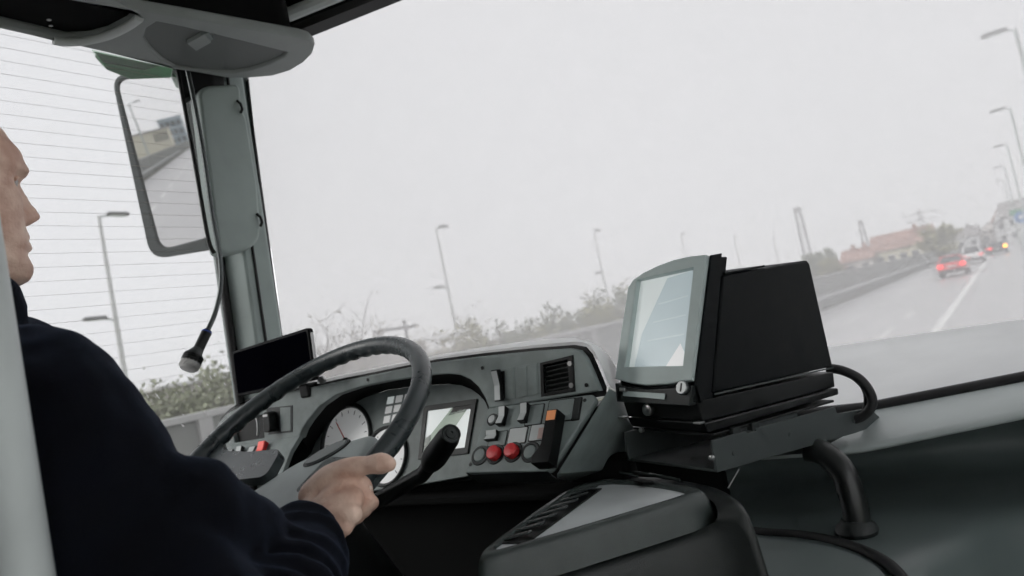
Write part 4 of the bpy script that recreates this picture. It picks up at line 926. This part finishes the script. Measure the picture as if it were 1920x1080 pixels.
bt = T(.010, .092, -.047); lathe('push_knob', [(.0085, 0), (.0095, .004), (.009, .009), (.006, .0105)], bt, -tc_, CHROME, tm, 22)
for a_ in (.146, .0): box('corner_clip', T(.006, a_, -.0615), (.012, .012, .003), STEEL, tm, (tc_, ta_, tu_), bevel=.0005)
cab = thing('cable_loop', 'thick black cables looping behind the ticket machine', 'cable', ony((1600, 775), 1.4))
for k, rr in enumerate((.0085, .0055)):
    tube('cable', spline([ony(p, 1.40 + k * .02) for p in ((1550, 690), (1580, 695), (1612, 711 + k * 6), (1632 - k * 8, 738), (1634 - k * 10, 762), (1615, 782), (1585, 790))], 8), rr, RUBBER, cab, 12)

# mounting bracket and tube
SPL = (T(0, -.012, -.09), -ta_)
mb = thing('machine_bracket', 'dark folded metal bracket on a bent tube carrying the ticket machine', 'bracket', onz((1608, 1000), -.42))
sidep = [onp(p, SPL) for p in ((1335, 826), (1400, 808), (1402, 812), (1418, 808), (1417, 803), (1566, 763), (1570, 776), (1630, 765), (1661, 792), (1604, 812), (1345, 886))]
prism('side_plate', sidep, ta_ * .004, BRACK, mb, bevel=.0008)
prism('far_side_plate', [q + ta_ * .168 for q in sidep], ta_ * .004, BRACK, mb, bevel=.0008)
b0, b1, b2 = onp((1345, 886), SPL), onp((1604, 812), SPL), onp((1661, 792), SPL)
prism('bottom_plate', [b0 + ta_ * .004, b1 + ta_ * .004, b1 + ta_ * .168, b0 + ta_ * .168], tu_ * .004, BRACK, mb, bevel=.0008)
prism('carrier_plate', [T(.03, -.006, -.081), T(.38, -.006, -.078), T(.38, .15, -.078), T(.03, .15, -.081)], tu_ * -.004, BLACK, mb, bevel=.0008)
prism('gusset', [b0 + (b1 - b0) * .25 - tu_ * .0005 + ta_ * .03, b1 - tu_ * .0005 + ta_ * .01, b0 + (b1 - b0) * .85 - tu_ * .03 + ta_ * .05], ta_ * .1, DARK, mb, bevel=.001)
for u in (.12, .22): box('spacer', T(.02 + u * .5, -.006, -.085), (.02, .01, .012), DARK, mb, (tc_, ta_, tu_), bevel=.001)
for p in ((1375, 850), (1480, 815), (1600, 790)):
    q = onp(p, SPL); lathe('rivet', [(.0035, 0), (.003, .0016), (.0012, .002)], q, -ta_, BRACK, mb, 12)
for p in ((1205, 806), (1336, 858)):
    q = onp(p, (T(.012, 0, 0), -tc_)); lathe('bolt', [(.004, 0), (.004, .005), (.002, .006)], q, -tc_, STEEL, mb, 10)
tp_ = spline([ony((1515, 842), 1.27), ony((1548, 852), 1.262), ony((1580, 884), 1.25), ony((1597, 930), 1.243), ony((1605, 965), 1.24), ony((1608, 997), 1.238)], 8)
tube('tube', tp_, .0205, mat('tube_paint', (.012, .014, .014), .3, var=.2, vscale=40), mb, 24)
q = onz((1608, 1000), -.42); lathe('flange', [(.031, 0), (.033, .006), (.030, .014), (.022, .02), (.0205, .024)], q + V(0, 0, .0), ZA, DARK, mb, 28)
tube('loose_wire', [onz((1365, 915), -.30), ony((1385, 880), 1.12)], .0012, STEEL, mb, 6)

# ================================================================== FRONT DASH SHELF
fd = thing('front_dash_shelf', 'wide dark moulded dashboard shelf under the windscreen', 'dashboard', (-.2, 1.3, -1.0))
def yfront(x):
    pts = [(-.78, 1.06), (-.45, .98), (-.28, 1.02), (-.2, 1.10), (-.14, 1.22), (-.08, 1.345), (0, 1.40), (.2, 1.42), (1.0, 1.2)]
    for (a, ya), (b, yb_) in zip(pts, pts[1:]):
        if x <= b: t = (x - a) / (b - a); t = t * t * (3 - 2 * t); return ya + (yb_ - ya) * t
    return pts[-1][1]
XS = [-.76 + i * .03 for i in range(60)]
rings = []
for x in XS:
    yf = yfront(x); k = min(1, max(0, (x + .04) / .12)); k = k * k * (3 - 2 * k)       # recess closes to the right
    rise = min(.06, max(0, x + .28) * .15); zo = -.324 + rise; yw = min(1.56, yb(x) - .2)
    ybk = 1.46 + .1 * (1 - k)
    lim = yb(x) - .012
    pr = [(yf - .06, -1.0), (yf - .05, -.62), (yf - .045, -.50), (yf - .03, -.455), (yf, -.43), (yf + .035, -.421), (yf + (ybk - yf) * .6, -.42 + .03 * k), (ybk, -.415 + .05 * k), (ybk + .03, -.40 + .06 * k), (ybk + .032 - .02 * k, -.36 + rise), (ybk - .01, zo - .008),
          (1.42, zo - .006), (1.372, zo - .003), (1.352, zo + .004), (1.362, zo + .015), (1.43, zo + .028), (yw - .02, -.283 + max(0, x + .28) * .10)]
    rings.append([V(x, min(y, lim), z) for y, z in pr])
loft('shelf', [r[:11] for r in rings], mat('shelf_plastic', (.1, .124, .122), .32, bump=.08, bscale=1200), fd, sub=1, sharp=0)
loft('cowl', [r[10:] for r in rings], mat('shelf_plastic_lit', (.42, .465, .46), .36, var=.08, vscale=9, bump=.35, bscale=700), fd, sub=1, sharp=0)  # shelf plastic made paler: bright windscreen light put into the colour
loft('ledge', [[V(x, min(1.56, yb(x) - .2) - .01, -.278 + max(0, x + .28) * .10) for x in XS], [V(x, min(1.56, yb(x) - .2) + .05, -.268 + max(0, x + .28) * .09) for x in XS], [V(x, yb(x) - .03, zb(x) + .0) for x in XS], [V(x, yb(x) - .008, zb(x) + .014) for x in XS]], LEDGE, fd)
gk = [V(x, min(1.56, yb(x) - .2) - .012, -.279 + max(0, x + .28) * .10) for x in XS]
tube('ledge_gasket', gk, .012, RUBBER, fd, 10)
for x in (-.02, .42): tube('cowl_joint', [V(x, 1.43, -.297 + min(.06, max(0, x + .28) * .15)), V(x, 1.52, -.281 + max(0, x + .28) * .09)], .0022, RUBBER, fd, 6)
box('dark_filler', (-.69, 1.345, -.335), (.34, .02, .2), LINER, fd, bevel=.004)  # added dark panel blocking a bright patch below the machine tray
sm = [onz(p, -.419) for p in ((1400, 995), (1440, 1000), (1500, 1004), (1560, 1014), (1615, 1031), (1660, 1054), (1690, 1082), (1705, 1110))]
tube('shelf_seam', spline(sm, 6), .0085, RUBBER, fd, 10)
lp = [onz(p, -.413) for p in ((1395, 1003), (1440, 1010), (1500, 1014), (1555, 1024), (1605, 1040), (1645, 1062), (1670, 1090), (1660, 1160), (1400, 1160))]
prism('lower_lobe', rpoly(lp, .01, 3), V(0, 0, -.03), mat('lobe_plastic', (.16, .19, .186), .42, var=.1, bump=.2, bscale=800), fd, bevel=.012, seg=4)

# ================================================================== SIDE CONSOLE
ZL = -.25
scn = thing('side_console', 'dark rounded console with a hinged slotted lid in the foreground', 'console', (-.45, .85, -1.5))
def oL(z, *P): return [onz(p, z) for p in P]
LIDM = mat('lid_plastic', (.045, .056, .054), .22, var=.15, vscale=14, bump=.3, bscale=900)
lidp = oL(ZL, (886, 1040), (960, 985), (1060, 915), (1095, 902), (1150, 893), (1230, 897), (1300, 908), (1322, 916), (1316, 921), (1020, 1010), (985, 1018), (905, 1042))
cen = sum(lidp, V(0, 0, 0)) / len(lidp)
lo_ = [q + V(*( (q - cen).normalized() * .012 )) + V(0, 0, -.045) for q in lidp]
up_ = [q + (cen - q).normalized() * .006 for q in lidp]
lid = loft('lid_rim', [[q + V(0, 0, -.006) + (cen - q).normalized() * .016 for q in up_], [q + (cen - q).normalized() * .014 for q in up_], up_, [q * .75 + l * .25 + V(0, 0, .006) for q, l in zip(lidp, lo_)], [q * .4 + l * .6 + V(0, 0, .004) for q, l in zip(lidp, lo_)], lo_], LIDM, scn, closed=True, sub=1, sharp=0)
mk('lid_panel', [q + V(0, 0, -.0055) + (cen - q).normalized() * .014 for q in up_], [tuple(range(len(up_)))], mat('lid_panel_lit', (.72, .76, .77), .18, var=.1, vscale=10), lid)  # pale tone carries the windscreen reflection on the lid top
# row of slots along the left edge
sl_a, sl_b = onz((955, 1012), ZL), onz((1105, 912), ZL)
dirs = (sl_b - sl_a).normalized(); perp = V(dirs.y, -dirs.x, 0)
prism('slot_channel', [sl_a - perp * .022 + V(0, 0, -.0035), sl_b - perp * .018 + V(0, 0, -.0035), sl_b + perp * .02 + V(0, 0, -.0035), sl_a + perp * .026 + V(0, 0, -.0035)], V(0, 0, -.002), BLACK, lid, bevel=0)
for k in range(7):
    c = sl_a + (sl_b - sl_a) * ((k + .5) / 7)
    v = [c - dirs * .012 - perp * .02 + V(0, 0, -.002), c - dirs * .002 - perp * .02 + V(0, 0, -.002), c + dirs * .008 + perp * .02 + V(0, 0, .004), c - dirs * .001 + perp * .02 + V(0, 0, .004)]
    prism('slot_fin', v, V(0, 0, -.0025), LIDM, lid, bevel=.0006)
prism('finger_slot', [onz(p, ZL + .002) for p in ((1188, 900), (1212, 899), (1226, 903), (1202, 905))], V(0, 0, -.004), BLACK, lid, bevel=.0005)
bz_ = [((878, 1058), .05), ((955, 990), .02), ((1058, 915), .014), ((1100, 899), .012), ((1150, 886), .012), ((1230, 886), .011), ((1310, 897), .009), ((1355, 908), .008), ((1388, 926), .010), ((1402, 952), .02), ((1396, 980), .035), ((1345, 992), .05), ((1180, 1040), .05), ((1000, 1098), .05), ((905, 1118), .05)]
bodyp = [onz(p, ZL - d) for p, d in bz_]
bc = sum(bodyp, V(0, 0, 0)) / len(bodyp)
r0 = [q + (bc - q) * .22 + V(0, 0, -.004) for q in bodyp]; r0b = [q + (bc - q) * .08 + V(0, 0, -.001) for q in bodyp]
r1 = [q + V(0, 0, -.006) for q in bodyp]; r2_ = [q + (q - bc) * .035 + V(0, 0, -.03) for q in bodyp]; r3_ = [q + (q - bc) * .09 + V(0, 0, -.12) for q in bodyp]; r4 = [q + (q - bc) * .2 + V(0, 0, -1.2) for q in bodyp]
loft('body', [r0, r0b, r1, r2_, r3_, r4], mat('console_plastic', (.02, .024, .0235), .36, spec=.4, var=.15, vscale=12, bump=.3, bscale=800), scn, closed=True, sub=1, sharp=0)
for a, b in (((1155, 883), (1195, 893)), ((1175, 883), (1235, 894)), ((1215, 889), (1275, 900))):
    tube('hinge_rib', [onz(a, ZL - .008), (onz(a, ZL - .004) + onz(b, ZL - .004)) / 2, onz(b, ZL - .008)], [.002, .0035, .002], LIDM, scn, 8)

# ================================================================== DRIVER
HX = -.945
def lerp_tab(tab, z):
    if z <= tab[0][0]: return tab[0][1]
    for (a, va), (b, vb_) in zip(tab, tab[1:]):
        if z <= b: t = (z - a) / (b - a); t = t * t * (3 - 2 * t); return va + (vb_ - va) * t
    return tab[-1][1]
FRONT = [(.160, .335), (.166, .362), (.176, .380), (.188, .386), (.203, .381), (.215, .384), (.235, .383), (.25, .381), (.27, .382), (.292, .386), (.305, .392), (.32, .391), (.345, .377), (.37, .347), (.388, .318), (.398, .298), (.402, .285)]
HALF = [(.160, .030), (.168, .040), (.18, .050), (.2, .060), (.225, .066), (.25, .070), (.28, .074), (.31, .077), (.34, .077), (.365, .068), (.385, .048), (.398, .026), (.402, .006)]
BACKY = [(.160, .26), (.19, .245), (.22, .222), (.26, .205), (.3, .197), (.34, .203), (.37, .222), (.39, .25), (.402, .28)]
def head_vf():
    zs = [.160 + (.402 - .160) * i / 60 for i in range(61)]; N = 72; vs, fs = [], []
    for z in zs:
        f, h, b = lerp_tab(FRONT, z), lerp_tab(HALF, z), lerp_tab(BACKY, z); yc = f * .42 + b * .58
        for k in range(N):
            th = 2 * math.pi * k / N; s, c = math.sin(th), math.cos(th)
            x = h * math.copysign(abs(s) ** .82, s); y = yc + ((f - yc) * math.copysign(abs(c) ** .86, c) if c > 0 else (yc - b) * c)
            if c > 0:
                def g(x0, z0, sx, sz): return math.exp(-((abs(x) - x0) / sx) ** 2 - ((z - z0) / sz) ** 2)
                nz = lerp_tab([(.240, 0), (.246, .014), (.252, .027), (.256, .029), (.262, .026), (.275, .017), (.288, .008), (.298, .0)], z)
                y += nz * math.exp(-(x / (.0085 + .004 * max(0, 1 - abs(z - .25) / .012))) ** 2)
                y += .006 * g(.013, .249, .006, .006)                       # nostril wings
                y += .009 * g(0, .2145, .021, .0045) + .0085 * g(0, .2275, .020, .0048) - .003 * g(0, .221, .024, .002)
                y -= .011 * g(.031, .288, .015, .009)                        # eye sockets
                y += .005 * g(.026, .304, .022, .006) + .004 * g(.045, .262, .018, .018) + .004 * g(0, .180, .016, .010)
            vs.append(V(HX + x, y, z))
    for i in range(60):
        for k in range(N): fs.append((i * N + k, i * N + (k + 1) % N, (i + 1) * N + (k + 1) % N, (i + 1) * N + k))
    fs += [tuple(range(N - 1, -1, -1)), tuple(range(60 * N, 61 * N))]
    return vs, fs
def ball(c, r, sc=(1, 1, 1), n=14):
    vs, fs = [], []; c = Vector(c)
    for i in range(n + 1):
        p = math.pi * i / n
        for k in range(2 * n):
            q = math.pi * k / n; vs.append(c + V(r * sc[0] * math.sin(p) * math.cos(q), r * sc[1] * math.sin(p) * math.sin(q), r * sc[2] * math.cos(p)))
    for i in range(n):
        for k in range(2 * n): fs.append((i * 2 * n + k, (i + 1) * 2 * n + k, (i + 1) * 2 * n + (k + 1) % (2 * n), i * 2 * n + (k + 1) % (2 * n)))
    return vs, fs
def limb(pts, rads, n=6, seg=16):
    P = spline(pts, n); R = []
    for i in range(len(pts) - 1):
        for j in range(n): t = j / n; R.append(rads[i] * (1 - t) + rads[i + 1] * t)
    R.append(rads[-1]); v, f = tube_v(P, R, seg)
    for q, r in ((P[0], R[0]), (P[-1], R[-1])):
        v, f = joined([(v, f), ball(q, r * .97, n=8)])
    return v, f
SHR, ELR, WRR = V(-.765, .30, .005), V(-.60, .36, -.24), V(-.752, .572, -.182)
SHL, ELL, WRL = V(-1.12, .35, .02), V(-1.24, .46, -.27), V(-1.165, .60, -.20)
def rim(deg, off=0, rad=0):
    a = math.radians(deg); return W_((WR + rad) * math.cos(a), (WR + rad) * math.sin(a), off)
def hand_r():
    L = []
    HPL = (W_(0, 0, .022), wn)
    wr = WRR
    ki, km, kr, kp = onp((660, 904), (W_(0, 0, .016), wn)), onp((663, 935), (W_(0, 0, .010), wn)), onp((661, 964), (W_(0, 0, .004), wn)), onp((646, 988), (W_(0, 0, -.002), wn))
    K = [ki, km, kr, kp]; R = [.0125, .0125, .0115, .0105]
    for k, (q, r) in enumerate(zip(K, R)):
        base = wr + (q - wr) * .12 + wn * .004
        L.append(limb([base, wr + (q - wr) * .55 + wn * .006, q], [.017, .0158, r * 1.1], 4))
    for a, b in zip(K, K[1:]): L.append(limb([wr * .5 + a * .5, wr * .45 + b * .55], [.0142, .0142], 2)); L.append(limb([a, b], [.0092, .0092], 2))
    for a in K: L.append(limb([wr * .3 + a * .7 - wn * .006, wr * .75 + a * .25 - wn * .006], [.014, .017], 2))
    for k, q in enumerate(K):                      # fingers close round the rim
        deg = math.degrees(math.atan2((q - WC).dot(w2), (q - WC).dot(w1)))
        p1 = rim(deg, -.012, .034); p2 = rim(deg + 1, -.030, .014); p3 = rim(deg + 2, -.029, -.008); s = (.98, 1, .96, .86)[k]
        L.append(limb([q, q * .35 + p1 * .65 + wn * .004, p1, p2, p3], [R[k], .0108 * s, .0105 * s, .0095 * s, .008 * s], 5))
    # thumb lies along the top of the rim
    TP = [(586, 930, .016), (618, 899, .026), (655, 880, .030), (690, 872, .028), (715, 869, .026), (729, 870, .024)]
    L.append(limb([onp((x, y), (W_(0, 0, o), wn)) for x, y, o in TP], [.019, .0185, .0150, .0114, .0136, .0100], 6))
    L.append(limb([wr, onp((628, 985), (W_(0, 0, .0), wn))], [.024, .018], 3)); L.append(limb([wr, onp((600, 945), (W_(0, 0, .008), wn))], [.024, .021], 3))
    L.append(limb([wr, onp((610, 925), (W_(0, 0, .012), wn)), ki], [.02, .021, .014], 5)); L.append(limb([onp((640, 890), (W_(0, 0, .022), wn)), ki], [.0135, .012], 3))
    # index fingertip knuckle beside the thumb
    L.append(limb([ki, onp((680, 905), (W_(0, 0, .006), wn)), onp((688, 920), (W_(0, 0, -.010), wn))], [.0115, .0095, .0088], 4))
    return L
def hand_l():
    L = []; wr = WRL; K = [rim(200 + 5.2 * k, .016, .012) for k in range(4)]
    for k, q in enumerate(K):
        L.append(limb([wr, wr * .45 + q * .55 + wn * .006, q], [.019, .0165, .012], 4))
        d = 200 + 5.2 * k; L.append(limb([q, rim(d, .0, .03), rim(d, -.02, .022), rim(d, -.03, .0)], [.0118, .0105, .0098, .0085], 5))
    for a, b in zip(K, K[1:]): L.append(limb([a, b], [.0105, .0105], 2)); L.append(limb([wr * .5 + a * .5, wr * .5 + b * .5], [.016, .016], 2))
    L.append(limb([wr + V(.01, .01, 0), rim(198, .026, -.03), rim(193, .026, -.012), rim(188, .022, -.006)], [.018, .015, .0125, .0095], 5))
    return L
person = thing('person', 'driver in a dark navy jacket holding the steering wheel', 'person', (HX, .2, -.45))
pieces = [head_vf(), limb([V(HX, .285, .2), V(HX, .27, .10), V(HX, .255, .02)], [.054, .056, .066], 4, 24)]
for s in (-1, 1): pieces.append(ball((HX + s * .078, .288, .268), .03, (.32, .62, 1), 10))
pieces.append(limb([V(HX, .25, .03), V(HX, .24, -.15), V(HX, .22, -.42)], [.11, .135, .135], 4, 20))
pieces.append(limb([SHL, V(HX, .26, .03), SHR], [.05, .07, .05], 4))
for S_, E2, W2 in ((SHR, ELR, WRR), (SHL, ELL, WRL)): pieces.append(limb([S_, S_ * .45 + E2 * .55, E2, E2 * .5 + W2 * .5, W2], [.05, .044, .04, .034, .026], 8))
pieces += hand_r() + hand_l()
body = mk('body', *joined(pieces), SKIN, person, sharp=0)
rm = body.modifiers.new('remesh', 'REMESH'); rm.mode = 'VOXEL'; rm.voxel_size = .0028; rm.use_smooth_shade = True
smt = body.modifiers.new('smooth', 'SMOOTH'); smt.factor = .5; smt.iterations = 3
# face details
q = onp((692, 917), (W_(0, 0, -.004), wn)); mk('fingernail', *ball(q, .006, (1, .5, 1), 8), mat('nail', (.8, .66, .58), .3), person)
EYEW = mat('eye_white', (.4, .36, .34), .2); IRIS = mat('iris', (.05, .04, .03), .15)
for s in (-1, 1):
    e = mk('eye', *ball((HX + s * .031, .3635, .2885), .0118, n=10), EYEW, person); mk('iris', *ball((HX + s * .031, .3682, .2885), .0077, n=8), IRIS, e)
    tube('eyebrow', spline([V(HX + s * .012, .3915, .3025), V(HX + s * .028, .3872, .3065), V(HX + s * .046, .372, .303)], 4), [.0022] * 9, HAIR, person, 8)
    tube('upper_eyelid', spline([V(HX + s * .018, .372, .288), V(HX + s * .031, .3758, .2935), V(HX + s * .044, .368, .2885)], 4), .0022, SKIN, person, 8)
# short hair cap
vs, fs = [], []; N = 48; zs = [.30 + (.409 - .30) * i / 18 for i in range(19)]
for z in zs:
    zz = min(z - .004, .402); f, h, b = lerp_tab(FRONT, zz), lerp_tab(HALF, zz), lerp_tab(BACKY, zz); yc = f * .42 + b * .58
    for k in range(N):
        th = 2 * math.pi * k / N; s, c = math.sin(th), math.cos(th); fm = .55 + .47 * max(0, min(1, (z - .352) / .035))
        vs.append(V(HX + (h + .004) * math.copysign(abs(s) ** .82, s), yc + ((f - yc + .003) * fm * c if c > 0 else (yc - b + .005) * c), z))
for i in range(18):
    for k in range(N): fs.append((i * N + k, i * N + (k + 1) % N, (i + 1) * N + (k + 1) % N, (i + 1) * N + k))
fs += [tuple(range(N - 1, -1, -1)), tuple(range(18 * N, 19 * N))]
mk('hair', vs, fs, HAIR, person)
# jacket
J = []
secs = [(-.48, .215, .20, .165), (-.36, .235, .215, .175), (-.22, .255, .215, .175), (-.10, .27, .20, .165), (-.01, .275, .185, .145), (.045, .27, .155, .115), (.085, .265, .11, .088)]
rings = [[V(HX + a * math.copysign(abs(math.sin(t)) ** .85, math.sin(t)), cy + b * math.cos(t), z) for t in (2 * math.pi * k / 40 for k in range(40))] for z, cy, a, b in secs]
n = 40; vs = [v for r in rings for v in r]
fs = [(j * n + i, j * n + (i + 1) % n, (j + 1) * n + (i + 1) % n, (j + 1) * n + i) for j in range(len(rings) - 1) for i in range(n)] + [tuple(range(n)), tuple(range((len(rings) - 1) * n, len(rings) * n))]
J.append((vs, fs))
J.append(limb([V(HX, .285, .06), V(HX, .30, .14)], [.085, .074], 3, 24))
J.append(limb([V(HX, .33, .085), V(-1.0, .385, .075), V(-1.09, .445, .01), V(-1.13, .49, -.09), V(-1.15, .52, -.2)], [.056, .058, .06, .058, .055], 5, 18))                        # stand-up collar
J.append(limb([V(HX - .02, .36, .02), V(HX - .02, .40, -.12), V(HX, .37, -.3)], [.075, .085, .10], 4, 18))   # chest front
for S_, E2, W2, x in ((SHR, ELR, WRR, -1), (SHL, ELL, WRL, 1)):
    d = (W2 - E2).normalized(); we = W2 - d * .034
    J.append(limb([V(HX - x * .10, .275, .03), S_ + V(0, .0, .002), S_ * .45 + E2 * .55 + V(0, .0, -.005), E2, E2 * .5 + we * .5, we], [.085, .083, .066, .06, .052, .045], 8, 24))
    for q in range(5):                                                                            # gathered folds round the elbow and cuff
        t = .2 + .16 * q; c = E2 * (1 - t) + we * t; r = (.068 * (1 - t) + .047 * t)
        a = d.orthogonal().normalized(); b = d.cross(a); ph = random.uniform(0, 6)
        J.append(tube_v([c + d * (.012 * math.sin(u * 2 + ph)) + (a * math.cos(u) + b * math.sin(u)) * (r * .97) for u in (6.2832 * k / 24 for k in range(25))], .008, 8))
    a = d.orthogonal().normalized(); b = d.cross(a)
    J.append(tube_v([we + (a * math.cos(u) + b * math.sin(u)) * .042 for u in (6.2832 * k / 24 for k in range(25))], .0075, 10))
J.append(limb([SHR * .5 + ELR * .5, onx((345, 962), -.67), onx((392, 978), -.665), onx((455, 1012), -.69)], [.064, .056, .05, .042], 6, 20))
jk = mk('jacket', *joined(J), CLOTH, person, sharp=0)
_b = CLOTH.node_tree.nodes['Principled BSDF']; _b.inputs['Sheen Weight'].default_value = .16; _b.inputs['Sheen Tint'].default_value = (.3, .42, .7, 1); _b.inputs['Sheen Roughness'].default_value = .4
rm = jk.modifiers.new('remesh', 'REMESH'); rm.mode = 'VOXEL'; rm.voxel_size = .006; rm.use_smooth_shade = True
smt = jk.modifiers.new('smooth', 'SMOOTH'); smt.factor = .5; smt.iterations = 5
tx = bpy.data.textures.new('folds', 'CLOUDS'); tx.noise_scale = .11; tx.noise_depth = 2
dm = jk.modifiers.new('folds', 'DISPLACE'); dm.texture = tx; dm.strength = .026; dm.mid_level = .5; dm.texture_coords = 'GLOBAL'
# trousers and shoes
T2 = []
for s in (-1, 1):
    T2.append(limb([V(HX + s * .09, .2, -.5), V(HX + s * .13, .62, -.46), V(HX + s * .14, .80, -.86)], [.105, .075, .05], 6, 18))
T2.append(limb([V(HX - .1, .2, -.48), V(HX + .1, .2, -.48)], [.12, .12], 3, 18))
tr = mk('trousers', *joined(T2), TROUS, person, sharp=0); rm = tr.modifiers.new('remesh', 'REMESH'); rm.mode = 'VOXEL'; rm.voxel_size = .012; rm.use_smooth_shade = True
for s in (-1, 1): mk('shoe', *limb([V(HX + s * .14, .78, -.88), V(HX + s * .145, .95, -.885)], [.045, .038], 4), RUBBER, person)
# seat
st = thing('driver_seat', 'black driver seat hidden beneath the driver', 'seat', (HX, .1, -.92))
box('seat_cushion', (HX, .22, -.64), (.5, .5, .12), TROUS, st, bevel=.04, seg=4); box('backrest', (HX, -.05, -.3), (.48, .12, .72), TROUS, st, bevel=.05, seg=4); box('pedestal', (HX, .18, -.81), (.34, .36, .22), BLACK, st, bevel=.02)
